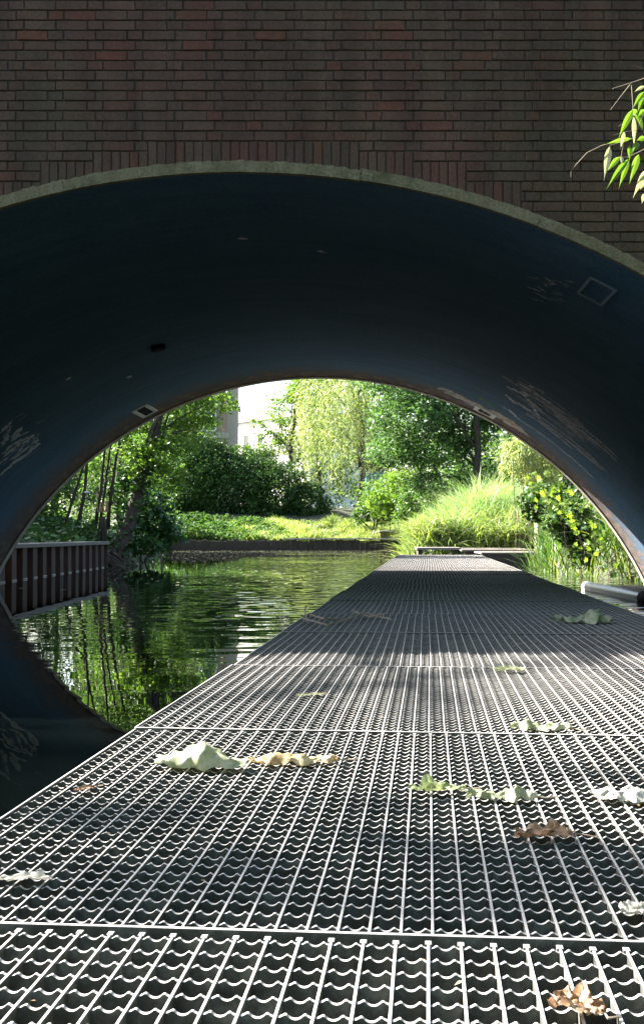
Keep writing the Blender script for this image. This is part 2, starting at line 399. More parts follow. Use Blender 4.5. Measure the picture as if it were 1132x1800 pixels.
def height(X, Y):
    X, Y = np.asarray(X, float), np.asarray(Y, float)
    d = canal_dist(X, Y)
    s = np.clip(d / 0.45, 0, 1); s = s * s * (3 - 2 * s)
    z = -1.2 + 1.7 * s
    z = z + np.where(d > 0.45, np.minimum(1.9, 0.17 * (d - 0.45)), 0)
    z = z + np.where(d > 0.3, 0.05 * np.sin(X * 1.3 + Y * 0.7) + 0.04 * np.sin(X * 2.9 - Y * 2.1), 0)
    return z
xs = np.concatenate([[-900, -300, -120, -60], np.arange(-34, 34.1, 0.5), [60, 120, 300, 900]])
ys = np.concatenate([[-300, -90], np.arange(-30, 15, 1.5), np.arange(15, 66, 0.5), np.arange(66, 140, 3), [200, 400, 1200]])
GX, GY = np.meshgrid(xs, ys); GZ = height(GX, GY)
nx, ny = len(xs), len(ys)
i = (np.arange(ny - 1)[:, None] * nx + np.arange(nx - 1)[None]).ravel()
T = np.concatenate([np.stack([i, i + 1, i + nx + 1], 1), np.stack([i, i + nx + 1, i + nx], 1)])
g_o = link('ground', tri_mesh('ground', np.stack([GX, GY, GZ], -1).reshape(-1, 3), T, M['soil']))
tag(g_o, 'dark soil of the canal banks', kind='structure')
g_o.data.polygons.foreach_set('use_smooth', [True] * len(g_o.data.polygons))

m = M['water']; L = m.node_tree.links
g = N(m, 'ShaderNodeNewGeometry')
def wn(scale, detail, st):
    mp = N(m, 'ShaderNodeMapping'); mp.inputs['Scale'].default_value = st; L.new(g.outputs['Position'], mp.inputs[0])
    n_ = N(m, 'ShaderNodeTexNoise'); n_.inputs['Scale'].default_value = scale; n_.inputs['Detail'].default_value = detail; L.new(mp.outputs[0], n_.inputs['Vector']); return n_.outputs[0]
fine = wn(2.4, 1.0, (1, 1.15, 1)); big = wn(0.9, 1, (1, 1.2, 1)); msk = wn(0.22, 2, (1, 0.6, 1))
mk = ramp(m, msk, [(0.36, (0.15,) * 3), (0.60, (1, 1, 1))])
sx = N(m, 'ShaderNodeSeparateXYZ'); L.new(g.outputs['Position'], sx.inputs[0])
mr = N(m, 'ShaderNodeMapRange'); mr.inputs[1].default_value = 6; mr.inputs[2].default_value = 13; mr.inputs[3].default_value = 0.05; mr.inputs[4].default_value = 1.0; L.new(sx.outputs[1], mr.inputs[0])
mrx = N(m, 'ShaderNodeMapRange'); mrx.inputs[1].default_value = -2.8; mrx.inputs[2].default_value = -1.3; mrx.inputs[3].default_value = 0.035; mrx.inputs[4].default_value = 1.0; L.new(sx.outputs[0], mrx.inputs[0])
mu0 = N(m, 'ShaderNodeMath', operation='MULTIPLY'); L.new(mr.outputs[0], mu0.inputs[0]); L.new(mrx.outputs[0], mu0.inputs[1])
mu = N(m, 'ShaderNodeMath', operation='MULTIPLY'); L.new(mk.outputs[0], mu.inputs[0]); L.new(mu0.outputs[0], mu.inputs[1])
f1 = N(m, 'ShaderNodeMath', operation='MULTIPLY'); L.new(fine, f1.inputs[0]); L.new(mu.outputs[0], f1.inputs[1])
f2 = N(m, 'ShaderNodeMath', operation='MULTIPLY_ADD'); L.new(big, f2.inputs[0]); f2.inputs[1].default_value = 0.045; L.new(f1.outputs[0], f2.inputs[2])
bump(m, f2.outputs[0], 1.0, 0.030)
WV = [(x, y, 0.0) for x, y in CANAL]
mb = MB(); mb.box(-16, 16, -60, 60, -0.9, 0.0)
tag(mb.build('water', M['water']), 'dark rippled canal water', kind='structure')

# ------------------------------------------------------------------ the bridge
Y0, Y1 = 7.80, 18.0                       # front and far faces
ZC, RV = -2.33, 5.49
TOPZ = 4.55
def xc(y): return -0.53 + (y - Y0) / (Y1 - Y0) * 0.49
def vp(phi, y, r=RV): return Vector((xc(y) + r * math.cos(phi), y, ZC + r * math.sin(phi)))
bridge = empty('arch_bridge', (0, 0.5 * (Y0 + Y1), 0))
tag(bridge, 'brick bridge with a wide dark segmental arch spanning the canal', 'bridge')
bridge.location = (0, 0, 0)
PH0 = math.asin((-0.9 - ZC) / RV)
phis = [PH0 + (math.pi - 2 * PH0) * k / 96 for k in range(97)]
# body: front/back faces round the opening, top, ends
def body_face(y, rr, flip):
    mb = MB(); X0, X1 = -17, 17
    pts = [vp(p, y, rr) for p in phis]
    for a, b in zip(pts[:-1], pts[1:]):
        f = [a, b, Vector((b.x, y, TOPZ)), Vector((a.x, y, TOPZ))]
        mb.add(f, [(0, 1, 2, 3) if not flip else (3, 2, 1, 0)])
    for xa, xb in ((X0, pts[-1].x), (pts[0].x, X1)):
        mb.add([(xa, y, -0.9), (xb, y, -0.9), (xb, y, TOPZ), (xa, y, TOPZ)], [(0, 1, 2, 3) if not flip else (3, 2, 1, 0)])
    return mb
fw_ = body_face(Y0 + 0.010, RV + 0.04, False).build('front_wall', M['mortar'], bridge)
body_face(Y1 - 0.012, RV + 0.04, True).build('back_wall', M['mortar'], bridge)
mb = MB(); mb.box(-17, 17, Y0 + 0.014, Y1 - 0.012, TOPZ - 0.02, TOPZ + 0.10); mb.box(-17, -16.8, Y0, Y1, -0.9, TOPZ); mb.box(16.8, 17, Y0, Y1, -0.9, TOPZ)
mb.build('road_slab', M['concrete'], bridge)
def shell(name, ya, yb, r_in, r_out, p0, p1, n, mt, parent, ny_=1):
    """curved slab: part of the ring between two radii"""
    mb = MB(); ps = [p0 + (p1 - p0) * k / n for k in range(n + 1)]
    for k in range(n + 1):
        for y in (ya, yb): mb.v += [tuple(vp(ps[k], y, r_in)), tuple(vp(ps[k], y, r_out))]
    for k in range(n):
        a, b = 4 * k, 4 * k + 4
        mb.f += [(a, b, b + 1, a + 1), (a + 2, a + 3, b + 3, b + 2), (a, a + 2, b + 2, b), (a + 1, b + 1, b + 3, a + 3)]
    mb.f += [(0, 1, 3, 2), (4 * n, 4 * n + 2, 4 * n + 3, 4 * n + 1)]
    return mb.build(name, mt, parent, False)
v_o = shell('vault', Y0 + 0.03, Y1 - 0.14, RV, RV + 0.12, PH0, math.pi - PH0, 120, M['vault'], bridge)
for p in v_o.data.polygons: p.use_smooth = False
# cast ring at the front mouth, in lengths with open joints
def phi_of(px, py):
    q = at(px, py, Y0); return math.atan2(q.z - ZC, q.x - xc(Y0))
jn = [PH0, phi_of(1250, 560), phi_of(953, 375), phi_of(634, 306), phi_of(432, 300), phi_of(113, 330), phi_of(-200, 470), math.pi - PH0]
for a, b in zip(jn[:-1], jn[1:]):
    dr = random.uniform(-0.004, 0.004)
    o = shell('ring_segment', Y0 - 0.018 + dr, Y0 + 0.028, RV - 0.003 + dr, RV + 0.072 + dr, a + 0.0003, b - 0.0003, 40, M['concrete_mossy'], bridge)
    me = o.data
    nv = len(me.vertices); co = np.empty(nv * 3, np.float32); me.vertices.foreach_get('co', co); co = co.reshape(-1, 3)
    w_ = RNG.normal(size=(nv // 4, 1)) * 0.0035
    co[1::4, 2] += w_[:, 0]; co[0::4, 1] += (RNG.normal(size=nv // 4) * 0.002); me.vertices.foreach_set('co', co.ravel())
for a, b in ((PH0, 1.0), (1.0, 1.62), (1.62, 2.2), (2.2, math.pi - PH0)):
    shell('ring_segment', Y1 - 0.138, Y1 + 0.03, RV - 0.02, RV + 0.09, a + 0.0006, b - 0.0006, 36, M['concrete'], bridge)

# bricks of the front face: two stretchers and a header per course
def z_of(py): return at(566, py, Y0).z
PXM = (at(1132, 500, Y0).x - at(0, 500, Y0).x) / 1132.0
def x_of(px): return at(px, 500, Y0).x
CH = z_of(212.6 - 17.72) - z_of(212.6)
ZREF = z_of(212.6)
JT = 0.0085
steps = [(-120, -10, 354.3), (-10, 71.5, 318.9), (71.5, 163.5, 283.5), (163.5, 260, 265.8), (260, 631, 248.0), (631, 726, 265.8), (726, 819, 283.5), (819, 916, 318.9)]
steps = [(x_of(a), x_of(b), z_of(t)) for a, b, t in steps]
def ring_z(x):
    dx = x - xc(Y0); rr = RV + 0.045
    return ZC + math.sqrt(rr * rr - dx * dx) if abs(dx) < rr else -0.9
def prism(poly, yf, yb, ch):
    """polygon in x,z to a chamfered brick, front at yf"""
    n = len(poly); cx_ = sum(p[0] for p in poly) / n; cz_ = sum(p[1] for p in poly) / n
    ins = []
    for x, z in poly:
        dx, dz = cx_ - x, cz_ - z; l = math.hypot(dx, dz) + 1e-9
        ins.append((x + (ch if dx > 0 else -ch) * min(1, abs(dx) / 0.01), z + (ch if dz > 0 else -ch) * min(1, abs(dz) / 0.01)))
    vs = [(x, yb, z) for x, z in poly] + [(x + random.uniform(-.001, .001), yf + ch * random.uniform(.7, 2.2), z) for x, z in poly] + [(x, yf, z) for x, z in ins]
    fs = [tuple(range(2 * n, 3 * n))]
    for k in range(n):
        j = (k + 1) % n
        fs += [(k, j, n + j, n + k), (n + k, n + j, 2 * n + j, 2 * n + k)]
    return vs, fs
brick_list = []                            # (poly, area, cut)
per = 140.0 * PXM; sw = 56.0 * PXM; hw = 28.0 * PXM
row0 = int((TOPZ - ZREF) / CH) + 1
for r_ in range(-45, row0):
    z0, z1 = ZREF + r_ * CH + JT / 2, ZREF + (r_ + 1) * CH - JT / 2
    if z1 > TOPZ - 0.002 or z0 < 0.0: continue
    hc = x_of(96.7) if (r_ % 2 == 0) else x_of(166.7)
    k0 = int((-4.4 - hc) / per) - 1
    for k in range(k0, k0 + 19):
        x = hc + k * per - hw / 2
        for wd in (hw, sw, sw):
            a, b = x + JT / 2 + random.uniform(-.002, .002), x + wd - JT / 2 + random.uniform(-.002, .002); x += wd
            if b < -4.4 or a > 4.4: continue
            for s0, s1, st in steps:       # cut against the upright courses over the ring
                if z1 <= st + 0.01:
                    if a >= s0 and b <= s1: a = b = 0
                    elif a < s0 < b <= s1: b = s0 - JT / 2
                    elif s0 <= a < s1 < b: a = s1 + JT / 2
            if b - a < 0.012: continue
            bot = [(a + (b - a) * q / 6) for q in range(7)]
            lo = [max(z0, ring_z(q)) for q in bot]
            keep = [(q, l) for q, l in zip(bot, lo) if l < z1 - 0.004]
            if len(keep) < 2: continue
            cut = any(l > z0 + 0.001 for l in lo)
            xa, xb = keep[0][0], keep[-1][0]
            if not cut: poly = [(xa, z0), (xb, z0), (xb, z1), (xa, z1)]
            else: poly = [(q, l) for q, l in keep] + [(xb, z1), (xa, z1)]
            area = (xb - xa) * (z1 - z0)
            vis = x_of(-20) < (xa + xb) / 2 < x_of(1152) and z1 < z_of(-2)
            brick_list.append((poly, area if vis else 0, cut, xa, xb, z0, z1))
brick_list.sort(key=lambda q: -q[1])
for i_, (poly, area, cut, xa, xb, z0, z1) in enumerate(brick_list):
    if i_ == 0: mass = MB(); shared = {}
    yf = Y0 + random.uniform(-0.003, 0.003)
    if i_ < 300:
        cx_, cz_ = (xa + xb) / 2, (z0 + z1) / 2
        key = (round(xb - xa, 2), random.randint(0, 2)) if not cut else None
        if key is None or key not in shared:
            pl = [(x - cx_ + random.uniform(-.0015, .0015), z - cz_ + random.uniform(-.002, .002)) for x, z in poly]
            vs, fs = prism(pl, 0, 0.05, 0.0035); b_ = MB(); b_.add(vs, fs); me = b_.mesh('brick', M['brick'])
            if key: shared[key] = me
        else: me = shared[key]
        link('brick', me, fw_, (cx_, yf, cz_), (random.uniform(-.01, .01), random.uniform(-.006, .006), 0))
    else:
        vs, fs = prism(poly, yf, yf + 0.05, 0.0035); mass.add(vs, fs)
tag(mass.build('brick_mass', M['brick_mass'], fw_), 'remaining courses of the brick face', kind='stuff')
sp = 15.9 * PXM
for s0, s1, st in steps:
    n = max(1, round((s1 - s0) / sp)); wd = (s1 - s0) / n
    for k in range(n):
        a, b = s0 + k * wd + JT * .42, s0 + (k + 1) * wd - JT * .42
        pl = [(a, ring_z(a)), (b, ring_z(b)), (b, st - JT / 2 + random.uniform(-.002, .002)), (a, st - JT / 2 + random.uniform(-.002, .002))]
        if pl[2][1] - pl[0][1] < 0.02 or pl[3][1] - pl[1][1] < 0.02: continue
        cx_, cz_ = (a + b) / 2, st - 0.06; yf = Y0 + random.uniform(-.003, .003)
        vs, fs = prism([(x - cx_, z - cz_) for x, z in pl], 0, 0.05, 0.003); b_ = MB(); b_.add(vs, fs)
        b_.build('upright_brick', M['brick'], fw_, loc=(cx_, yf, cz_))

# graffiti and fittings on the vault
def vault_hit(px, py):
    """(phi, y) where a measured direction meets the vault"""
    lo = None
    for k in range(2000):
        y = Y0 + (Y1 + 0.0 - Y0) * k / 1999
        q = at(px, py, y)
        if math.hypot(q.x - xc(y), q.z - ZC) >= RV: return math.atan2(q.z - ZC, q.x - xc(y)), min(y, Y1 - .2)
    q = at(px, py, Y1); return math.atan2(q.z - ZC, q.x - xc(Y1)), Y1 - .2
def ribbon(mb, pts, wd, off=0.004):
    """stroke on the vault; pts in (phi, y), width in metres"""
    n = len(pts)
    for k in range(n):
        p0 = pts[max(k - 1, 0)]; p1 = pts[min(k + 1, n - 1)]
        ds, dy = (p1[0] - p0[0]) * RV, p1[1] - p0[1]; l = math.hypot(ds, dy) + 1e-9
        ns, nn = -dy / l, ds / l
        wk = wd[k] if hasattr(wd, '__len__') else wd
        mb.v += [tuple(vp(pts[k][0] + s * ns * wk / 2 / RV, pts[k][1] + s * nn * wk / 2, RV - off)) for s in (-1, 1)]
    b = len(mb.v) - 2 * n
    for k in range(n - 1): mb.f.append((b + 2 * k, b + 2 * k + 1, b + 2 * k + 3, b + 2 * k + 2))
def stroke(mb, a, b, wd, wob=0.02, n=10):
    A, B = vault_hit(*a), vault_hit(*b)
    ribbon(mb, [(A[0] + (B[0] - A[0]) * k / n + random.uniform(-1, 1) * wob * 0.3, A[1] + (B[1] - A[1]) * k / n + random.uniform(-1, 1) * wob) for k in range(n + 1)],
           [wd * random.uniform(0.5, 1.2) * (0.35 if k in (0, n) else 1) for k in range(n + 1)], 0.003 + random.uniform(0, 0.004))
def graffiti(colour, strokes, label):
    mb = MB()
    for a, b, wd in strokes: stroke(mb, a, b, wd)
    o = mb.build('graffiti', M[colour], bridge); o['label'] = label; o['kind'] = 'stuff'
W_ = []
for k in range(26):                        # long strokes running down the right haunch
    x = random.uniform(885, 985); y = 672 + (x - 885) * 0.62 + random.uniform(-26, 30); l = random.uniform(25, 120)
    W_.append(((x, y), (x + l, y + l * (0.72 + 0.12 * (x - 885) / 100)), random.uniform(0.04, 0.12)))
for dx, dy in ((0, 0), (-22, 16), (-44, 30)):
    W_ += [((945 + dx + q, 700 + dy + q * .6), (1085 + dx + q * .3, 812 + dy * .9 + q * .2), random.uniform(.06, .11)) for q in (0, 6, 11)]
graffiti('paint_grey', W_, 'worn grey strokes of a large tag on the right haunch')
W_ = [((random.uniform(885, 950), random.uniform(665, 720)),) for k in range(16)]
W_ = [(a[0], (a[0][0] + random.uniform(14, 34), a[0][1] + random.uniform(8, 26)), random.uniform(.05, .11)) for a in W_]
graffiti('paint_white', W_, 'broken white strokes of a tag on the right haunch')
W_ = [((770 + k * 5, 680 + k * 2.3 + random.uniform(-4, 4)), (790 + k * 5, 688 + k * 2.7 + random.uniform(-4, 4)), random.uniform(.10, .25)) for k in range(28)]
graffiti('paint_pale', W_, 'pale worn lettering near the far mouth')
W_ = [((878 + k * 5, 731 + k * 3 + random.uniform(-4, 4)), (892 + k * 5, 741 + k * 3 + random.uniform(-4, 4)), .1) for k in range(6)]
graffiti('paint_pink', W_, 'faded pink patch in the lettering')
graffiti('paint_green', [((838 + k * 4, 695 + k * 3), (852 + k * 4, 704 + k * 3), .12) for k in range(5)], 'green streak in the lettering')
graffiti('paint_blue', [((815 + k * 4, 706 + k * 2), (826 + k * 4, 711 + k * 2), .1) for k in range(4)], 'blue streak in the lettering')
W_ = []
for k in range(15):
    x = random.uniform(932, 1000); y = random.uniform(486, 528); W_.append(((x, y), (x + random.uniform(4, 14), y + random.uniform(-3, 8)), .02))
graffiti('paint_grey', W_, 'faint scribble beside the framed recess')
graffiti('paint_white', [((933, 505), (946, 510), .02), ((944, 500), (958, 512), .02), ((958, 487), (975, 500), .02), ((962, 503), (972, 497), .02), ((955, 521), (964, 524), .02)], 'small white scribble')
W_ = []
for k in range(26):
    x = random.uniform(880, 1110); y = random.uniform(560, 680); W_.append(((x, y), (x + random.uniform(4, 20), y + random.uniform(2, 12)), .016))
graffiti('paint_faint', W_, 'scattered pale scratches on the dark paint')
W_ = [((2, 760), (17, 742), .10), ((17, 742), (12, 775), .09), ((2, 800), (26, 778), .12), ((26, 778), (48, 770), .08), ((30, 800), (55, 765), .10), ((55, 765), (68, 782), .08), ((68, 782), (30, 812), .09), ((2, 834), (30, 808), .12), ((0, 815), (24, 795), .08), ((4, 785), (10, 770), .07), ((32, 766), (50, 760), .04), ((40, 795), (58, 778), .06)]
W_ += [((random.uniform(-4, 45), random.uniform(765, 815)),) for k in range(10)]; W_ = [q if len(q) == 3 else (q[0], (q[0][0] + random.uniform(8, 20), q[0][1] - random.uniform(8, 20)), random.uniform(.05, .12)) for q in W_]
graffiti('paint_white', W_, 'white lettering on the left haunch')
graffiti('paint_blue', [((a[0] + 3, a[1] + 4), (b[0] + 4, b[1] + 4), c * .8) for a, b, c in W_[::2]], 'blue shadow of the lettering on the left haunch')
graffiti('paint_grey', [((26, 734), (42, 726), .03), ((36, 738), (50, 727), .03), ((64, 744), (78, 738), .02), ((70, 766), (60, 762), .03)], 'grey flecks above the lettering')
def niche(px, py, sp_, sy, mt, rim=0.05, pm='black'):
    """framed recess: frame sized sp_ (round the arch) by sy (along the tunnel)"""
    p, y = vault_hit(px, py); y = min(y, Y1 - 0.35 - sy / 2); dp = sp_ / 2 / RV
    o = shell('recess_frame', y - sy / 2, y + sy / 2, RV - 0.012, RV + 0.01, p - dp, p - dp + rim / RV, 2, M[mt], bridge)
    shell('recess_frame', y - sy / 2, y + sy / 2, RV - 0.012, RV + 0.01, p + dp - rim / RV, p + dp, 2, M[mt], bridge)
    shell('recess_frame', y - sy / 2, y - sy / 2 + rim, RV - 0.0125, RV + 0.01, p - dp + rim / RV, p + dp - rim / RV, 2, M[mt], bridge)
    shell('recess_frame', y + sy / 2 - rim, y + sy / 2, RV - 0.0125, RV + 0.01, p - dp + rim / RV, p + dp - rim / RV, 2, M[mt], bridge)
    shell('recess_panel', y - sy / 2 + rim, y + sy / 2 - rim, RV - 0.004, RV + 0.01, p - dp + rim / RV, p + dp - rim / RV, 2, M[pm], bridge)
niche(1048, 511, 0.22, 0.55, 'niche_frame', 0.022, 'vault')
niche(255, 722, 0.25, 0.85, 'niche_frame_bright', 0.055)
niche(851, 725, 0.34, 0.5, 'niche_frame_bright', 0.07)
p, y = vault_hit(278, 608); q0, q1 = vp(p, y, RV + 0.02), vp(p, y, RV - 0.05)
MB().tube([q0, q1], 0.085, 16).build('drain_stub', M['black'], bridge)
for a in ((120, 663), (226, 661), (425, 417), (563, 440)):
    graffiti('paint_white', [(a, (a[0] + 3, a[1] + 2), .05)], 'white paint fleck')

# ------------------------------------------------------------------ floating walkway
TH = math.atan((752 - 566) / F_PX)
ZD = CAM_Z - 0.49
XL, XR = -0.735, 1.290
SL, S0 = 1.486, 1.459
NB = 52; PB = (XR - XL) / NB
NR = 34
walk = empty('floating_walkway', (0, 0, 0), -TH)
tag(walk, 'long grey steel grating walkway floating on the canal under the bridge', 'walkway')
# one cross strip, scalloped on its upper edge
PK1, PK2 = 0.26, 0.77
def scallop(u):
    """upper edge of a strip: hanging curves between rounded peaks"""
    pk, dip, c, hw_ = (.0030, -.0026, .515, .255) if PK1 <= u <= PK2 else (.0030, -.0010, (1.015 if u > PK2 else .015), .245)
    q = min(1.0, abs((u - c) / hw_)); return dip + (pk - dip) * q ** 2.1 - (.0009 if q > .97 else 0)
us = [0, .06, .12, .18, .23, .26, .29, .34, .40, .46, .515, .57, .63, .69, .74, .77, .80, .85, .91, .96]
hs = [scallop(u) for u in us]
def strip_mesh(name, cells, us_, hs_, dep, full=True):
    mb = MB(); pr = [(c + u, h) for c in range(cells) for u, h in zip(us_, hs_)] + [(cells, 0.0)]
    t = 0.0029; n = len(pr)
    for u, h in pr:
        x = XL + u * PB
        mb.v += [(x, -t, -dep), (x, -t, h - 0.001), (x, t, h - 0.001), (x, t, -dep)] if full else [(x, -t, -dep), (x, -t, h - 0.001), (x, t, h - 0.001)]
    k = 4 if full else 3
    for j in range(n - 1):
        a, b = j * k, j * k + k
        mb.f += [(a, b, b + 1, a + 1), (a + 1, b + 1, b + 2, a + 2)]
        if full: mb.f.append((a + 2, b + 2, b + 3, a + 3))
    return mb.mesh(name, M['strip'])
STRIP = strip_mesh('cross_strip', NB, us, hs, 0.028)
LOWU = [0, .13, .26, .38, .515, .65, .77, .89]; LOWH = [scallop(u) for u in LOWU]
mb = MB(); mb.bev(-0.0018, 0.0018, 0.004, SL - 0.022, -0.030, 0.0012, 0.0004)
BAR_END = (0.0040, SL - 0.032, SL - 0.020)
mb.bev(-BAR_END[0], BAR_END[0], BAR_END[1], BAR_END[2], -0.012, 0.0022, 0.0006)
BAR = mb.mesh('bearing_bar', M['strip'])
def frame_mesh():
    mb = MB()
    mb.bev(XL - 0.004, XR + 0.004, -0.0035, 0.0035, -0.034, 0.002, 0.0004)              # end flat
    mb.bev(XL - 0.0045, XL + 0.0005, 0.0035, SL - 0.010, -0.036, 0.0025, 0.0008)
    mb.bev(XR - 0.0005, XR + 0.0045, 0.0035, SL - 0.010, -0.036, 0.0025, 0.0008)
    return mb.mesh('grating_panel', M['strip'])
FRAME = frame_mesh()
# far panels: the same grating in one mesh
low = MB(); sm = strip_mesh('tmp', NB, LOWU, LOWH, 0.026, False)
sv = [tuple(v.co) for v in sm.vertices]; sf = [tuple(p.vertices) for p in sm.polygons]
for r_ in range(NR): low.add([(x, y + (r_ + 0.6) * SL / (NR + 0.4), z) for x, y, z in sv], sf)
LOW = low.mesh('grating', M['strip'])
lb = MB()
for c in range(1, NB): lb.box(XL + c * PB - 0.0021, XL + c * PB + 0.0021, 0.004, SL - 0.03, -0.028, 0.0)
LOWB = lb.mesh('bar_set', M['strip'])
fl = MB(); fl.bev(XL + 0.06, XR - 0.06, 0.06, SL - 0.08, -0.42, -0.06, 0.02); FLOAT = fl.mesh('float', M['black'])
sb = MB(); sb.box(XL - 0.002, XL + 0.05, 0.0, SL - 0.01, -0.16, -0.04); sb.box(XR - 0.05, XR + 0.002, 0.0, SL - 0.01, -0.16, -0.04); SIDE = sb.mesh('side_beam', M['dark_steel'])
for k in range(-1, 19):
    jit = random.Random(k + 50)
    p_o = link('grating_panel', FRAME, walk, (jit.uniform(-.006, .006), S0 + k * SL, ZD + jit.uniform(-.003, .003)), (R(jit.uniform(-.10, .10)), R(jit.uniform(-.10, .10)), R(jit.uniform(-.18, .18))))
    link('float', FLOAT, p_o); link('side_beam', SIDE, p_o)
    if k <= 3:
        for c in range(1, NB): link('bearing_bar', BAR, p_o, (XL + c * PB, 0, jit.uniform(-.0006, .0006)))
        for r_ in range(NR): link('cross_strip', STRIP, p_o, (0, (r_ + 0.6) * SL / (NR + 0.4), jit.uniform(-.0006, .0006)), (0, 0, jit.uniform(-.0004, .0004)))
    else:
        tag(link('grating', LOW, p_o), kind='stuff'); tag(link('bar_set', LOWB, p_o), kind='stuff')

# ------------------------------------------------------------------ quays, jetty, buildings
M['cap_wood'] = mat('cap_wood', (0.15, 0.14, 0.12), 0.9)
quay = empty('sheet_pile_quay', (-5.05, 18.2, 0)); tag(quay, 'brown steel sheet pile quay with flat grey capping beside the far bridge mouth', 'quay wall')
pw = 0.70; n_p = 13
pile = MB(); prof = [(0.0, 0.0), (0.0, 0.30), (-0.2, 0.36), (-0.2, 0.64), (0.0, 0.70)]
for (xa, ya), (xb, yb) in zip(prof[:-1], prof[1:]):
    pile.add([(xa, ya, -0.9), (xb, yb, -0.9), (xb, yb, 0.53), (xa, ya, 0.53), (xa - .012, ya, -0.9), (xb - .012, yb, -0.9), (xb - .012, yb, 0.53), (xa - .012, ya, 0.53)],
             [(0, 1, 2, 3), (5, 4, 7, 6), (3, 2, 6, 7)])
PILE = pile.mesh('sheet_pile', M['rust_pile'])
for k in range(n_p): link('sheet_pile', PILE, quay, (0.08, k * pw, 0), (0, 0, R(random.uniform(-.6, .6))))
mb = MB(); mb.bev(-0.42, 0.13, -0.02, n_p * pw + 0.06, 0.532, 0.60, 0.008); mb.build('capping', M['cap_wood'], quay)
mb = MB()
for k in range(n_p): mb.box(0.072, 0.092, k * pw + 0.01, k * pw + 0.29, 0.004, 0.022)
o = mb.build('tide_line', M['concrete'], quay); o['kind'] = 'stuff'

fq = empty('timber_quay', (0, 57, 0)); tag(fq, 'low dark timber boarded quay along the far grass bank', 'quay wall')
mb = MB(); mb.bev(-0.115, 0.115, -0.03, 0.03, -0.9, 0.50, 0.01); BOARD = mb.mesh('board', M['dark_wood'])
mb = MB(); mb.bev(-0.06, 0.06, -0.10, -0.032, -0.9, 0.56, 0.01); POST = mb.mesh('post', M['dark_wood'])
for k in range(45):
    x = -7.3 + 0.115 + k * 0.241; y = 57.0 + (x + 7.3) * 0.055 - 57
    link('board', BOARD, fq, (x, y, random.uniform(-.05, .02)), (0, 0, R(3.1)))
    if k % 3 == 0: link('post', POST, fq, (x + .12, y, random.uniform(-.05, .03)), (0, 0, R(3.1)))
mb = MB(); mb.bev(-2.7, 2.75, -0.12, 0.14, 0.0, 0.07, 0.01); mb.build('capping', M['old_wood'], fq, loc=(0.8, 0.42, 0.535), rot=(0, 0, R(3.15)))

jet = empty('wooden_jetty', (4.0, 30.0, 0)); tag(jet, 'weathered wooden jetty with dark fascia beam at the end of the grating walkway', 'jetty')
a, b = at(846, 976, 30.2), at(975, 976, 30.2)
mb = MB(); mb.bev(0, b.x - a.x, 0, 0.09, 0.0, ZD + 0.02, 0.01); mb.build('fascia', M['dark_wood'], jet, loc=(a.x - 4.0, 0.1, 0.0))
for k in range(10):
    mb = MB(); mb.bev(0, 2.05 + random.uniform(-.03, .05), 0, 0.132, 0, 0.035, 0.006); mb.build('plank', M['old_wood'], jet, loc=(a.x - 4.02, 0.10 + k * 0.142, ZD + 0.022 + random.uniform(0, .004)))
for k in range(3):
    mb = MB(); mb.tube([(0, 0, -1.0), (0, 0, ZD)], 0.07, 10); mb.build('post', M['dark_wood'], jet, loc=(b.x - 4.15, 0.3 + k * 0.5, 0))
st = empty('plank_step', (3.0, 31.0, ZD)); tag(st, 'pale raised plank step standing at the walkway end before the reeds', 'step')
for k in range(3):
    mb = MB(); mb.bev(-0.58, 0.58, 0, 0.20, 0, 0.06, 0.008); mb.build('plank', M['old_wood'], st, loc=(0.07, k * 0.215, 0.11 + .004 * k))
for sx_ in (-0.42, 0.5):
    mb = MB(); mb.box(-0.05, 0.05, 0.03, 0.58, -0.20, 0.108); mb.build('bearer', M['dark_wood'], st, loc=(sx_, 0, 0))
pb = empty('plank_walk', (4.6, 31.7, ZD)); tag(pb, 'long low bleached boards laid behind the jetty along the reeds', 'boardwalk')
for k in range(4):
    mb = MB(); mb.bev(-0.85, 1.15 - .1 * k, 0, 0.17, 0, 0.05, 0.008); mb.build('plank', M['old_wood'], pb, loc=(0, k * 0.19, 0.06 + .012 * k))
mb = MB(); mb.box(-0.7, 0.9, 0.05, 0.7, -1.0, 0.058); mb.build('bearer', M['dark_wood'], pb)

ld = empty('landing_stage', (3.3, 58.3, 0.5)); tag(ld, 'small pale topped landing stage on the corner of the far bank', 'landing stage')
mb = MB(); mb.bev(-0.5, 0.42, -0.5, 0.9, 0.40, 0.48, 0.01); mb.build('deck_board', M['old_wood'], ld)
for sx_ in (-.38, .30):
    mb = MB(); mb.box(-.06, .06, -.4, .4, -.7, .398); mb.build('leg', M['dark_wood'], ld, loc=(sx_, 0, 0))

# floating platform with tube floats under the right haunch
fp = empty('floating_platform', (3.62, 12.5, 0)); tag(fp, 'narrow floating grating platform on pale tube floats beside the right vault wall', 'pontoon')
M['tube'] = mat('tube', (0.62, 0.63, 0.64), 0.35, 0.1)
def capsule(mb, y0, y1, r):
    ys_ = [y0, y0 + r * .15, y0 + r * .5, y0 + r] + [y1 - r, y1 - r * .5, y1 - r * .15, y1]; rs = [r * .05, r * .5, r * .85, r, r, r * .85, r * .5, r * .05]
    mb.tube([(0, y, 0) for y in ys_], rs, 14)
for xo in (0.0, 1.0):
    for y0, y1 in ((-4, 0.45), (0.75, 3.75)):
        mb = MB(); capsule(mb, y0, y1, 0.072); mb.build('tube_float', M['tube'], fp, True, loc=(xo, 0, 0.035))
    mb = MB(); mb.tube([(0, .38, 0), (0, .42, 0), (0, .8, 0), (0, .84, 0)], [.05, .078, .078, .05], 14); mb.build('collar', M['black'], fp, True, loc=(xo, 0, 0.035))
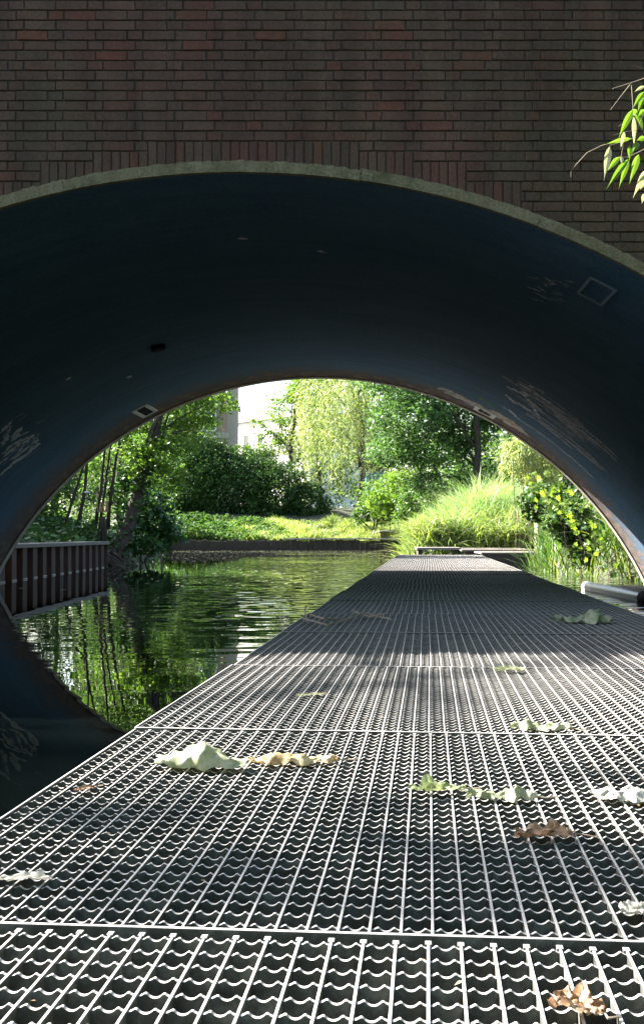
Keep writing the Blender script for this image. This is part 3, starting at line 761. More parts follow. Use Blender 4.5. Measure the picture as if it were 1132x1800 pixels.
mb = MB(); mb.bev(0.10, 0.90, -4, 3.5, -0.05, 0.045, 0.005); mb.build('deck_frame', M['dark_steel'], fp)
mb = MB()
for k in range(90): mb.box(0.06, 0.94, -4 + k * .083, -4 + k * .083 + .012, 0.048, 0.062)
for k in range(12): mb.box(0.06 + k * .08 - .004, .06 + k * .08 + .004, -4, 3.5, 0.0485, 0.064)
tag(mb.build('grating', M['galv'], fp), kind='stuff')

# buildings beyond the far bank
def facade(name, label, x0, x1, y0, y1, z1, wall, wins, band=None):
    t = empty(name, ((x0 + x1) / 2, y0, 0)); tag(t, label, 'building'); c = t.location
    mb = MB(); mb.box(x0 - c.x, x1 - c.x, 0, y1 - y0, -0.5, z1); mb.build('wall', wall, t)
    mb = MB(); mb.box(x0 - c.x - .2, x1 - c.x + .2, -.2, y1 - y0 + .2, z1 + .003, z1 + .35); mb.build('roof_edge', M['concrete'], t)
    for zb in (band or []):
        mb = MB(); mb.box(x0 - c.x - .02, x1 - c.x + .03, -.05, .3, zb, zb + .45); mb.build('band', M['concrete'], t)
    for wx, wz, ww, wh in wins:
        f = MB()
        for q in ((-.06, .06, 0, wh), (ww - .06, ww + .06, 0, wh), (.06, ww - .06, -.06, .06), (.06, ww - .06, wh - .06, wh + .06)): f.box(q[0], q[1], -.06, .05, q[2], q[3])
        fo = f.build('window', M['win_white'], t, loc=(wx - c.x, 0, wz))
        p_ = MB(); p_.box(.06, ww - .06, -.02, .02, .06, wh - .06); p_.build('pane', M['glass'], fo)
    return t
M['win_white'] = mat('win_white', (0.8, 0.8, 0.8), 0.5); M['glass'] = mat('glass', (0.04, 0.06, 0.06), 0.05, spec=0.8)
m = M['far_brick'] = mat('far_brick', (0.30, 0.20, 0.16), 0.9)
bt = N(m, 'ShaderNodeTexBrick'); tcx = N(m, 'ShaderNodeTexCoord'); mpx = N(m, 'ShaderNodeMapping'); mpx.inputs['Rotation'].default_value = (R(90), 0, 0)
m.node_tree.links.new(tcx.outputs['Object'], mpx.inputs[0]); m.node_tree.links.new(mpx.outputs[0], bt.inputs['Vector'])
bt.inputs['Color1'].default_value = (0.30, 0.19, 0.15, 1); bt.inputs['Color2'].default_value = (0.36, 0.25, 0.20, 1); bt.inputs['Mortar'].default_value = (0.35, 0.32, 0.28, 1); bt.inputs['Scale'].default_value = 4.0; bt.inputs['Mortar Size'].default_value = 0.012
setc(m, bt.outputs[0])
m = M['far_white'] = mat('far_white', (0.82, 0.81, 0.79), 0.8)
n1 = wnoise(m, 1.5, 4); setc(m, ramp(m, n1.outputs[0], [(0.3, (0.76, 0.75, 0.73)), (0.7, (0.86, 0.85, 0.84))]).outputs[0])
bx = at(400, 800, 92).x
facade('brick_house', 'brown brick block with white framed windows behind the left trees', bx - 12, bx, 92, 104, 16, M['far_brick'],
       [(at(352, 0, 92).x, at(0, 757, 92).z, 1.30, 2.6), (at(352, 0, 92).x - 3.2, at(0, 757, 92).z, 1.3, 2.6), (at(352, 0, 92).x, at(0, 757, 92).z - 4.2, 1.3, 2.4), (at(352, 0, 92).x - 3.2, at(0, 757, 92).z - 4.2, 1.3, 2.4)], [at(0, 770, 92).z, at(0, 704, 92).z])
wc = at(452, 800, 128)
wt = facade('white_building', 'bright white rendered building with faint storey lines behind the hedge', wc.x - 9, wc.x + 9, 128, 138, 13.2, M['far_white'],
       [(wc.x - 7.6 + 2.6 * k, z_, 1.0, 1.4) for k in range(6) for z_ in (10.4, 7.0, 3.6)], [5.9, 9.3])
wt.rotation_euler = (0, 0, R(-50))
M['blue_paint'] = mat('blue_paint', (0.12, 0.28, 0.42), 0.6)
sh = empty('garden_shed', (3.4, 78, 0.6)); tag(sh, 'narrow blue painted shed glimpsed beside the willow trunk', 'shed')
mb = MB(); mb.box(-.5, .75, 0, 2, -.6, 4.4); mb.build('wall', M['blue_paint'], sh)
mb = MB(); mb.add([(-.7, -.2, 4.403), (.95, -.2, 4.403), (.95, 2.2, 4.403), (-.7, 2.2, 4.403), (.12, -.2, 5.2), (.12, 2.2, 5.2)], [(0, 1, 4), (3, 5, 2), (0, 4, 5, 3), (1, 2, 5, 4), (0, 3, 2, 1)]); mb.build('roof', M['dark_wood'], sh)
mb = MB(); mb.box(-.2, .45, -.05, .0, -.5, 1.6); mb.build('door', M['win_white'], sh)
M['pier'] = mat('pier', (0.42, 0.33, 0.27), 0.9)
gw = empty('garden_pier', (0, 31, 0)); tag(gw, 'pale plastered garden pier half hidden by the yellow green vine', 'wall')
q = at(958, 900, 31)
mb = MB(); mb.bev(-.2, .2, 0, .5, 0.3, 2.05, 0.01); mb.build('pier', M['pier'], gw, loc=(q.x, 0, 0))
mb = MB(); mb.bev(-.215, .215, -.02, .52, 2.052, 2.10, 0.01); mb.build('coping', M['concrete'], gw, loc=(q.x, 0, 0))

# ------------------------------------------------------------------ trees and shrubs
def E(px, py, Y, rx, ry, rz): c = at(px, py, Y); return ((c.x, c.y, c.z), (rx, ry, rz))
def gz(x, y): return float(height(np.array([x]), np.array([y]))[0])
def base_at(px, Y):
    x = at(px, 900, Y).x; return (x, Y, gz(x, Y))
tree('leaning_tree', 'dark trunk leaning over the water with bright leaf sprays on the left bank', (at(203, 940, 29.5).x, 29.5, 0.35), at(292, 690, 29.5), 0.20,
     [E(310, 770, 29.8, 0.75, 0.8, 0.45), E(265, 830, 29.9, 0.55, 0.7, 0.5), E(250, 770, 30.5, 0.8, 0.8, 0.5), E(330, 720, 30.2, 0.9, 0.9, 0.5), E(370, 690, 30.5, 0.7, 0.8, 0.4), E(350, 745, 31, 0.6, 0.6, 0.3), E(300, 845, 29.4, 0.5, 0.6, 0.3), E(240, 800, 29.2, 0.5, 0.5, 0.35), E(285, 800, 29.3, 0.5, 0.5, 0.35), E(390, 712, 31, 0.45, 0.6, 0.3), E(300, 600, 30, 2.0, 1.8, 0.9), E(230, 690, 31, 1.5, 1.5, 0.8), E(180, 640, 30, 2, 2, 1)],
     17000, 0.12, 'leaf_light', limbs=9, sub=120, spread=0.35, ivy=500)
cop = empty('coppiced_tree', base_at(175, 31.5)); tag(cop, 'cluster of thin bare stems rising from the ivy behind the sheet piles', 'tree')
cb = Vector(cop.location)
for px0, px1, y1 in ((112, 172, 780), (168, 188, 760), (176, 218, 740), (190, 226, 770), (138, 150, 800)):
    mb = MB(); limb(mb, at(px0, 930, 31.5) - cb, at(px1 + 8, y1 - 90, 31.5 + random.uniform(-.5, .8)) - cb, random.uniform(.035, .065), .02, 0.03, 8, 8); mb.build('trunk', M['bark'], cop, True)
P = clump_points([(Vector(c) - cb, r) for c, r in (E(130, 700, 32, 1.6, 1.4, 0.9), E(190, 640, 32, 1.8, 1.6, 0.9), E(215, 800, 33.5, 0.8, 0.9, 0.8), E(150, 850, 34, 0.9, 1.0, .7))], 5500, 90, 0.32)
leaves('crown', P, 0.12, M['leaf_mid'], cop)
bs = empty('broken_stump', base_at(180, 30.6)); tag(bs, 'snapped trunk showing orange split wood among the thin stems', 'stump')
mb = MB(); c0 = Vector(bs.location); mb.tube([(0, 0, -.2), at(183, 930, 30.6) - c0, at(181, 908, 30.6) - c0], [.10, .085, .075], 10); mb.build('trunk', M['bark'], bs, True)
mb = MB()
for k in range(9):
    q = at(173 + k * 2.2, 900, 30.55) - c0; mb.tube([q, q + Vector((random.uniform(-.03, .03), -.02, random.uniform(.15, .5)))], [.02, .003], 5)
mb.build('split_wood', M['split_wood'], bs)
def shrub(name, label, ell, n, ls, mt, group=None, cat='shrub', sub=60, spread=0.25, ratio=0.5, droop=0.3, stems=4):
    c = Vector(ell[0][0]); b = Vector((c.x, c.y, gz(c.x, c.y))); t = empty(name, b); tag(t, label, cat, group)
    mb = MB()
    for k in range(stems):
        e = Vector(ell[k % len(ell)][0]) - b; limb(mb, (random.uniform(-.2, .2), random.uniform(-.2, .2), -.1), e + Vector((random.uniform(-.4, .4), random.uniform(-.4, .4), 0)), .06, .015, .1, 5, 6)
    mb.build('stem', M['bark'], t, True)
    P = clump_points([(Vector(q) - b, r) for q, r in ell], n, sub, spread)
    leaves('foliage', P, ls, M[mt], t, droop, ratio); return t
# big dark hedge on the far bank: a dense leaf skin on lumps
hed = [E(400, 868, 67.5, 3.0, 2.2, 2.6), E(330, 858, 67.5, 2.6, 2.3, 2.8), E(480, 870, 67, 2.4, 1.9, 2.1), E(542, 890, 66.6, 1.4, 1.5, 1.45), E(450, 828, 68.5, 1.7, 1.5, 1.4), E(360, 808, 68.5, 1.9, 1.6, 1.5), E(300, 900, 67, 1.6, 1.5, 1.4), E(420, 915, 67, 2.6, 1.2, 1.0), E(520, 918, 66.5, 1.6, 1.0, .8)]
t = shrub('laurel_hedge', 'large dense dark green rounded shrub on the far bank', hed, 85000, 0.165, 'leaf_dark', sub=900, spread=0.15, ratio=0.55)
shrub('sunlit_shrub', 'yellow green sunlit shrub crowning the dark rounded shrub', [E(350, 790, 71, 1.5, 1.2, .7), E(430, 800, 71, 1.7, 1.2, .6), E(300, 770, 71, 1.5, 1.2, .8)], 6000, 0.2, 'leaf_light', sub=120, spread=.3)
shrub('ivy_mound', 'leafy ivy mound spilling down to the water beside the leaning trunk', [E(255, 905, 31.8, .75, 1.0, .75), E(275, 935, 32.5, .6, 1.2, .5), E(240, 870, 33, .7, 1.0, .8), E(285, 930, 36, .7, 1.5, .5), E(255, 955, 30.6, .5, .9, .3)], 9000, 0.12, 'ivy', sub=200, spread=.2, ratio=.8, droop=.5)
for i_, (px, Y, h, rx, mt, lab) in enumerate([(90, 46, 810, 2.8, 'leaf_mid', 'dark tree filling the slope behind the thin stems'), (215, 50, 800, 2.6, 'leaf_mid', 'mid green tree behind the leaning trunk'),
        (300, 80, 750, 3.4, 'leaf_mid', 'tree with soft green crown before the brick block'), (20, 36, 850, 2.0, 'leaf_mid', 'low green tree above the sheet piles near the bridge'), (250, 72, 730, 4.0, 'leaf_light', 'pale tree in front of the brick block wall')]):
    bs_ = base_at(px, Y)
    tree('bank_tree', lab, bs_, at(px + 10, h - 60, Y), .2, [E(px, h, Y, rx, rx, rx * .7), E(px - 60, h + 70, Y, rx * .7, rx * .7, rx * .6), E(px + 40, h + 90, Y + 1, rx * .6, rx * .6, rx * .6), E(px, h - 110, Y, rx, rx, rx * .6)], 9000, 0.17 if Y < 60 else .24, mt, 'trees on the left bank', sub=140, spread=.3)
x, y, h = -12.8, 25.5, 6.8  # unseen tree added to shade the foliage behind the sheet piles
tree('bank_tree', 'tall dark tree added unseen on the left bank to shade the sheet pile foliage', (x, y, gz(x, y)), (x, y, h), .28, [((x, y, h), (3.0, 3.0, 1.8)), ((x + 1, y + 1, h - 2.5), (2.8, 3.0, 1.6)), ((x - .5, y - 1, h - 4.3), (2.8, 3, 1.4))], 22000, .24, 'leaf_dark', 'trees on the left bank', sub=300, spread=.3)
x, y, h = -13.2, 38.5, 6.2  # another unseen tree, added to shade the bank past the leaning trunk
tree('bank_tree', 'broad dark tree added unseen on the left bank to shade its far part', (x, y, gz(x, y)), (x, y, h), .28, [((x, y, h), (3.2, 3.2, 1.6)), ((x + 1, y + 1, h - 2.2), (3.0, 3.2, 1.5)), ((x, y - 2.5, h - 1.5), (2.8, 2.6, 1.6)), ((x - .5, y - 1, h - 4), (2.8, 3, 1.3))], 22000, .24, 'leaf_dark', 'trees on the left bank', sub=300, spread=.3)
x, y, h = -12.6, 31.5, 6.4  # added out of view to darken the bank and the thin stems
tree('bank_tree', 'thick dark tree added unseen up the left bank to shade the thin stems', (x, y, gz(x, y)), (x, y, h), .28, [((x, y, h), (3.0, 3.0, 1.6)), ((x + 1, y + 1, h - 2.2), (3.0, 3.0, 1.5)), ((x - .5, y - 1, h - 4), (2.8, 3, 1.3))], 20000, .24, 'leaf_dark', 'trees on the left bank', sub=260, spread=.3)
# far trees
tree('pale_tree', 'airy light green tree against the white sky left of the willow', base_at(500, 84), at(520, 690, 84), .22,
     [E(505, 720, 84, 1.9, 1.9, 1.5), E(545, 690, 84, 2.0, 2, 1.4), E(480, 775, 84, 1.5, 1.5, 1.1), E(530, 770, 84, 2.0, 1.8, 1.4), E(455, 745, 84, .7, .7, .35), E(560, 640, 84, 3, 3, 1.5)], 11000, 0.22, 'leaf_light', sub=120, spread=.3)
wil = empty('weeping_willow', base_at(632, 72)); tag(wil, 'weeping willow with hanging yellow green strands over the far bank', 'tree')
wb = Vector(wil.location); mb = MB(); pts = limb(mb, (0, 0, -.3), at(628, 690, 72) - wb, .24, .12, .05, 8, 10)
for k in range(9):
    limb(mb, pts[random.randint(4, 8)], at(random.uniform(540, 680), random.uniform(620, 720), 72 + random.uniform(-2, 2)) - wb, .09, .02, .12, 6, 6)
limb(mb, at(634, 815, 71.8) - wb, at(652, 795, 71.5) - wb, .10, .03, .1, 4, 6); limb(mb, at(633, 820, 71.8) - wb, at(622, 785, 71.4) - wb, .10, .04, .1, 4, 6)
mb.build('trunk', M['bark'], wil, True)
PP, DD = [], []
for k in range(520):
    a = random.uniform(0, 6.283); rr = 3.2 * random.random() ** .6 * (1 + .15 * math.sin(3 * a + 1) + .1 * math.sin(7 * a)); q = at(606, 700, 72)
    x, y = q.x + rr * math.cos(a) * 1.05, q.y + rr * math.sin(a)
    zt = q.z + 1.9 * (1 - (rr / 3.1) ** 2) + random.uniform(-2.5, 1.2); ln = random.uniform(0.8, 2.5) if random.random() < .45 else random.uniform(2.5, 5.5)
    zb = max(zt - ln, 1.1 + random.random())
    n = max(4, int((zt - zb) * 9)); tt = np.linspace(0, 1, n)
    PP.append(np.stack([x + .18 * np.sin(tt * 4 + a) + RNG.normal(size=n) * .05, y + .18 * np.cos(tt * 3 + a) + RNG.normal(size=n) * .05, zt + (zb - zt) * tt], 1))
PP = np.concatenate(PP) - np.array(wb[:])
leaves('crown', PP, 0.26, M['leaf_yellow'], wil, 1.3, 0.22)
tree('spreading_tree', 'broad tree with dark trunk and arching boughs behind the reeds', base_at(846, 46), at(838, 700, 46), .22,
     [E(720, 730, 46, 1.7, 2.0, .9), E(780, 700, 47, 2.0, 2.0, .9), E(690, 790, 48, 1.2, 1.5, .8), E(760, 790, 47, 1.7, 1.6, .75), E(820, 760, 47.5, 1.3, 1.4, .8), E(880, 720, 47, 1.3, 1.4, .9), E(770, 850, 48, 1.6, 1.5, .55), E(700, 660, 47, 2.2, 2, .8), E(850, 640, 47, 2.5, 2, .9), E(840, 830, 48.5, 1.4, 1.2, .7)],
     38000, 0.16, 'leaf_blue', limbs=12, sub=420, spread=.25, droop=.2)
for px, py, Y, rx, rz, n, ls, mt, lab in [(690, 865, 58, 1.5, 1.1, 6000, .17, 'leaf_light', 'bright bush under the spreading tree beside the willow'), (735, 885, 52, 1.3, .7, 4500, .16, 'leaf_mid', 'low green bush at the foot of the reeds'),
        (655, 885, 60, .8, .7, 3000, .17, 'leaf_mid', 'small bush at the willow foot'), (905, 870, 44, 1.4, 1.1, 5000, .15, 'leaf_dark', 'dark bush right of the reeds')]:
    shrub('bush', lab, [E(px, py, Y, rx, rx, rz), E(px + 18, py + 20, Y - .5, rx * .7, rx * .7, rz * .7), E(px - 20, py + 22, Y, rx * .6, rx * .6, rz * .6)], n, ls, mt, 'bushes on the right bank', sub=80, spread=.3)
for px, Y, h, rx, mt, lab in [(640, 96, 720, 5, 'leaf_mid', 'tall tree far behind the willow'), (760, 90, 720, 5, 'leaf_light', 'bright tree behind the spreading tree'), (880, 80, 740, 5, 'leaf_mid', 'tall tree far behind the dark bush'), (990, 60, 760, 4, 'leaf_mid', 'tall tree behind the yellow vine'), (1120, 44, 760, 4, 'leaf_dark', 'dark tree beyond the right bridge mouth'), (570, 110, 790, 4, 'leaf_light', 'distant pale tree between hedge and willow')]:
    tree('far_tree', lab, base_at(px, Y), at(px, h - 80, Y), .3, [E(px, h, Y, rx, rx * .8, rx * .7), E(px - 60, h + 80, Y, rx * .7, rx * .7, rx * .6), E(px + 60, h + 80, Y, rx * .7, rx * .7, rx * .6), E(px, h + 130, Y, rx * .8, rx * .7, rx * .5), E(px, h - 110, Y, rx, rx, rx * .6)], 9000, .30, mt, 'trees beyond the far bank', sub=150, spread=.28)
# pale drooping bamboo right of the spreading tree
bm = empty('bamboo_clump', base_at(930, 33)); tag(bm, 'bamboo clump with pale drooping leaves beside the dark bush', 'bamboo')
bb = Vector(bm.location); mb = MB()
for k in range(16):
    q = at(random.uniform(895, 1000), random.uniform(740, 800), 33 + random.uniform(-.8, .8)) - bb; limb(mb, (random.uniform(-.5, .9), random.uniform(-.5, .5), -.1), q, .02, .006, .05, 6, 5)
mb.build('cane', M['twig'], bm)
P = clump_points([(Vector(c) - bb, r) for c, r in (E(905, 800, 33, .5, .8, .55), E(935, 790, 33, .7, .8, .6), E(960, 830, 33.4, .6, .8, .6), E(985, 780, 33, .9, .9, .6))], 5200, 90, .35)
leaves('foliage', P, .22, M['leaf_yellow'], bm, 1.4, .14)
# vine at the far right mouth
vine = empty('climbing_vine', (4.75, 20.2, 0.5)); tag(vine, 'climbing vine with yellow green lobed leaves at the right bridge mouth', 'vine'); vb = Vector(vine.location)
def lobed():
    mb = MB(); ang = [-90, -60, -35, -15, 10, 30, 50, 68, 90, 112, 130, 150, 170, 195, 215, 240]; rr = [.12, .62, .42, .85, .55, .95, .55, .7, 1.1, .7, .55, .95, .55, .85, .42, .62]
    mb.v = [(0, 0, 0)] + [(r_ * math.cos(R(a)) * .5, r_ * math.sin(R(a)) * .5, -.12 * r_ * r_ + .03 * math.sin(a)) for a, r_ in zip(ang, rr)]
    n = len(ang); mb.f = [(0, 1 + k, 1 + (k + 1) % n) for k in range(n)]; return mb.mesh('leaf', M['vine_leaf'])
LB = lobed(); LD = LB.copy(); LD.materials[0] = M['ivy']
spots = []
for k in range(150):
    t_ = random.random(); cxp, cyp = 938 + 150 * t_ + random.uniform(-22, 26), 850 + 150 * t_ ** 0.95 + random.uniform(-30, 22)
    spots.append((cxp, cyp))
for cxp, cyp in spots:
    q = at(cxp, cyp, random.uniform(19.4, 21.2)); s = random.uniform(.09, .19)
    o = link('leaf', LB if random.random() < .8 else LD, vine, q - vb, (R(random.uniform(30, 110)), R(random.uniform(-40, 40)), R(random.uniform(-50, 50)))); o.scale = (s, s, s)
mb = MB()
for k in range(12):
    x = 945 + 12 * k; q0 = at(x + 25, 1000, 20.3) - vb; q1 = at(x, 840 + 9 * k, 20.3) - vb; limb(mb, q0, q1, .008, .003, .2, 6, 5)
mb.build('stem', M['bark'], vine)
P = clump_points([(Vector(c) - vb, r) for c, r in (E(1000, 915, 21.8, .5, .5, .45), E(1050, 965, 21.6, .5, .5, .4), E(960, 880, 22.5, .5, .6, .4), E(1090, 960, 21.5, .5, .5, .5), E(1110, 900, 22, .6, .6, .6))], 7500, 110, .35)
leaves('foliage', P, .11, M['leaf_dark'], vine, .5, .7)

# ------------------------------------------------------------------ ground cover
def scatter(n, x0, x1, y0, y1, dmin, dmax):
    X = RNG.uniform(x0, x1, n); Y = RNG.uniform(y0, y1, n); d = canal_dist(X, Y); k = (d > dmin) & (d < dmax)
    X, Y, d = X[k], Y[k], d[k]; return np.stack([X, Y, height(X, Y)], 1), d
P, d = scatter(30000, -14, -5.2, 18.3, 57, 0.1, 8)
P[:, 2] += RNG.uniform(-.02, 1, len(P)) ** 2 * (.35 + .25 * np.sin(P[:, 0] * 1.7) * np.sin(P[:, 1] * .9)) 
tag(leaves('ivy_cover', P, .15, M['ivy'], None, .2, .75, up=.4), 'ivy and nettles covering the left bank behind the sheet piles', 'ivy', kind='stuff')
P, d = scatter(36000, -9, 4.2, 57.4, 64, .25, 6)
gx = P[:, 0]
keep = (gx > -3.2 + RNG.normal(size=len(P))) | (RNG.random(len(P)) < .2); P = P[keep]; gx = P[:, 0]
lump = .75 + .35 * np.sin(gx * 1.9 + P[:, 1]) + .25 * np.sin(gx * 4.3 - P[:, 1] * 2)
tag(blades('grass_bank', P, RNG.uniform(.18, .5, len(P)) * np.clip(lump, .3, 1.4), .04, .8, M['grass']), 'sunlit long grass on the far bank', 'grass', kind='stuff')
P, d = scatter(26000, -8.5, 0.5, 57.2, 64, .12, 6); k = RNG.random(len(P)) < np.clip(1.1 - (P[:, 0] + 7) / 6.5, .06, 1); P = P[k]; P[:, 2] += RNG.uniform(-.2, .75, len(P)) * np.clip(1 - (P[:, 0] + 8) / 8, .15, 1) * (.8 + .4 * np.sin(P[:, 0] * 2.2) * np.sin(P[:, 1] * 1.7))
tag(leaves('nettle_bank', P, .2, M['nettle'], None, .4, .6), 'green nettles spilling over the timber quay', 'plants', kind='stuff')
# reeds at the walkway end
P, d = scatter(20000, 2.0, 8.2, 33.0, 42, .02, 20)
H = .55 + 1.15 * np.exp(-((P[:, 0] - 5.0 - (P[:, 1] - 36) * .12) / 1.6) ** 2) * np.clip((P[:, 1] - 32.4) / 3.2, .15, 1) + .25 * np.sin(P[:, 0] * 3) * np.sin(P[:, 1] * 2)
H = np.clip(H, .35, 3) * RNG.uniform(.7, 1.15, len(P))
tag(blades('reed_bed', P, H * np.where(RNG.random(len(P)) < .08, 1.35, 1.0), .035 * RNG.uniform(.5, 1.3, len(P)), .75, M['reed']), 'mound of bright green reeds at the end of the walkway', 'reeds', kind='stuff')
P, d = scatter(9000, 2.0, 8.0, 32.6, 37, .0, 20); H = RNG.uniform(.4, 1.2, len(P))
tag(blades('pale_grass', P, H, .05, 1.25, M['grass']), 'pale flattened grass in front of the reeds', 'grass', kind='stuff')
P, d = scatter(16000, 4.0, 8.5, 18.8, 31.5, .0, 3.6); P = P[~((P[:, 1] > 27.2) & (P[:, 0] < 6.3))]; H = RNG.uniform(.45, 1.05, len(P)) * (1 + .3 * np.sin(P[:, 1] * 1.7))
tag(blades('sedge', P, H, .03, .95, M['sedge']), 'arching sedge leaves along the right bank', 'sedge', kind='stuff')
# floating scraps and painted glint specks on the water
n = 4200; X = RNG.uniform(-7, 3.5, n); Y = 20 + 37 * RNG.beta(3.2, 1.0, n); k = canal_dist(X, Y) < -.08; X, Y = X[k], Y[k]
n2 = 260; n3 = 420; X = np.concatenate([X, RNG.uniform(3.2, 4.4, n2), RNG.normal(size=n3) * 1.0 - .9]); Y = np.concatenate([Y, RNG.uniform(17, 27, n2), RNG.uniform(9, 30, n3)]); k = canal_dist(X, Y) < -.02; X, Y = X[k], Y[k]  # the last batch, in mid-channel, stands in for sky glints on the ripples
P = np.stack([X, Y, np.full(len(X), .004)], 1); n = len(P)
D = np.stack([RNG.normal(size=n), RNG.normal(size=n), np.zeros(n)], 1); D = unit(D); U = np.stack([-D[:, 1], D[:, 0], np.zeros(n)], 1); Ls = RNG.uniform(.03, .12, n)
V, T = leaf_tris(P, D, U, Ls, Ls * .6); V[:, 2] = .004
M['crumb'] = leaf_mat('crumb', (.16, .10, .05), (.40, .33, .22), .1)
M['scrap'] = leaf_mat('scrap', (.12, .14, .07), (.45, .44, .34), .1)
tag(link('scraps_and_glints', tri_mesh('scraps_and_glints', V, T, M['scrap'])), 'leaf scraps and duckweed floating on the canal, with pale specks for sky glints', 'debris', kind='stuff')
# roots at the waterline of the left bank
rt = empty('root_tangle', (-5.1, 27.9, 0)); tag(rt, 'bare roots and twigs trailing into the water past the sheet piles', 'roots'); mb = MB()
for k in range(22):
    a_ = Vector((random.uniform(-.5, .2), random.uniform(-.6, 1.8), random.uniform(.1, .5))); b_ = a_ + Vector((random.uniform(.1, .8), random.uniform(-.5, .3), -a_.z - .02)); mb = MB(); limb(mb, a_, b_, .018, .006, .25, 5, 5); mb.build('root', M['bark'], rt)
um = empty('umbel_flower', at(153, 905, 29)); tag(um, 'single white umbel flower on a tall stalk above the sheet piles', 'flower')
mb = MB(); top = at(153, 866, 29) - at(153, 905, 29); mb.tube([(0, 0, -.5), top], .008, 5); mb.build('stalk', M['sedge'], um)
mb = MB()
for k in range(30):
    a_ = random.uniform(0, 6.28); r_ = .085 * math.sqrt(random.random()); c_ = top + Vector((r_ * math.cos(a_), r_ * math.sin(a_), .03 - r_ * .2)); mb.tube([top - Vector((0, 0, .05)), c_], [.002, .018], 5)
mb.build('flower_head', M['win_white'], um)

# ------------------------------------------------------------------ things above and behind the camera that shade it
hp = empty('added_parapet_ivy', (-7, 8.0, TOPZ)); tag(hp, 'unseen ivy added on the brick bridge parapet to break up its shadow edge', 'ivy')  # out of view, put in to dapple the edge of the bridge shadow
X = RNG.uniform(-7, 7, 4200); P = np.stack([X, RNG.normal(size=4200) * .22 + .25, .1 + np.abs(RNG.normal(size=4200)) * .07 * (1 + .5 * np.sin(X * 2.3))], 1)
leaves('foliage', P, .12, M['ivy'], hp, .2, .8); mb = MB(); mb.tube([(-7, .2, .12), (0, .25, .14), (7, .2, .12)], .03, 6); mb.build('stem', M['bark'], hp)
tree('street_tree', 'sparse street tree standing on the bridge above the arch', (-11.5, 13, TOPZ + .1), (-11.3, 13, 12), .2,
     [((-11.5, 8.6, 10.5), (.55, .5, .35)), ((-11.1, 8.3, 10.45), (.35, .3, .25)), ((-10.75, 9.1, 10.6), (.35, .3, .2)), ((-16, 12, 12), (1.6, 1.6, 1.0)), ((-14.5, 9.0, 11.2), (1.2, 1.0, .7)), ((-12.5, 17, 12.5), (1.6, 1.6, 1.2))], 5200, .16, 'leaf_mid', limbs=5, sub=60, spread=.3)
for x, y, h, r_ in ((-10.5, -4, 8, 4.0), (9.5, -2, 8, 4.6), (-9, -14, 9, 5.5), (9, -14, 9, 5.5), (1, -26, 9, 9), (10.5, 4.0, 7, 3.4)):  # added canopies outside the view, cutting the skylight on the brick front
    tree('added_shade_tree', 'unseen leafy tree added on the canal bank to darken the brick bridge front', (x, y, gz(x, y)), (x * .95, y, h), .25, [((x * .95, y, h), (r_, r_, r_ * .8)), ((x * .85, y + 1, h - 2.5), (r_ * .8, r_ * .8, r_ * .6)), ((x, y - 1, h - 4), (r_ * .8, r_ * .8, r_ * .6))], 7000, .45, 'leaf_mid', 'unseen shade trees added before the bridge', sub=120, spread=.35)

# ------------------------------------------------------------------ bamboo spray hanging in at the right
sp_o = empty('bamboo_spray', at(1150, 200, 5.0)); tag(sp_o, 'sunlit bamboo spray with green and dry leaves hanging before the brick wall', 'bamboo'); sb_ = Vector(sp_o.location)
def bp(cx_, cy_, Y=5.0): return at(980 + cx_ / 7.2, 110 + cy_ / 7.2, Y)
def lance(name, a, b, wd, mt, parent, sag=.0, org=None, twist=None):
    a, b = Vector(a), Vector(b); d = b - a; L_ = d.length; d.normalize()
    s = d.cross(Vector((random.uniform(-.25, .25), -1, random.uniform(-.25, .25)) if twist is None else twist)).normalized(); nn = s.cross(d)
    mb = MB(); n = 7; pr = [.12, .75, 1, .95, .75, .42, .12, .0]
    for k in range(n + 1):
        c = a + d * L_ * k / n + Vector((0, 0, sag * L_ * 4 * (k / n) * (1 - k / n)))
        mb.v += [tuple(c - s * wd / 2 * pr[k] + nn * wd * .12 * pr[k]), tuple(c), tuple(c + s * wd / 2 * pr[k] + nn * wd * .12 * pr[k])]
    for k in range(n): a_ = 3 * k; mb.f += [(a_, a_ + 1, a_ + 4, a_ + 3), (a_ + 1, a_ + 2, a_ + 5, a_ + 4)]
    return mb.build(name, mt, parent)
LV = [((1090, 370), (935, 600), 60, 0), ((945, 600), (760, 975), 72, 0), ((925, 965), (590, 1040), 52, 0), ((960, 690), (962, 1100), 56, 1), ((655, 1065), (582, 1500), 76, 1), ((780, 1195), (605, 1400), 62, 0), ((890, 1225), (605, 1615), 72, 0),
      ((895, 1245), (765, 1605), 60, 0), ((1020, 1165), (900, 1550), 78, 0), ((1115, 1360), (945, 1725), 72, 1), ((985, 630), (1090, 920), 72, 0), ((1094, 440), (1000, 650), 62, 0), ((945, 590), (1005, 700), 64, 0), ((1100, 600), (1005, 695), 62, 0),
      ((1012, 1010), (935, 1160), 72, 0), ((905, 1050), (905, 1260), 54, 0), ((800, 1185), (812, 1310), 46, 1), ((1100, 1510), (1035, 1615), 42, 1), ((1094, 1660), (1060, 1790), 50, 1), ((1094, 300), (960, 375), 40, 1), ((1100, 950), (990, 990), 60, 0),
      ((1180, 420), (1080, 700), 70, 0), ((1200, 700), (1110, 1100), 75, 0), ((1220, 1000), (1130, 1400), 75, 0), ((1250, 500), (1200, 900), 70, 0), ((1300, 300), (1170, 520), 70, 0), ((1280, 1200), (1230, 1600), 70, 0), ((1350, 600), (1290, 1000), 70, 0), ((840, 880), (790, 1100), 45, 1)]
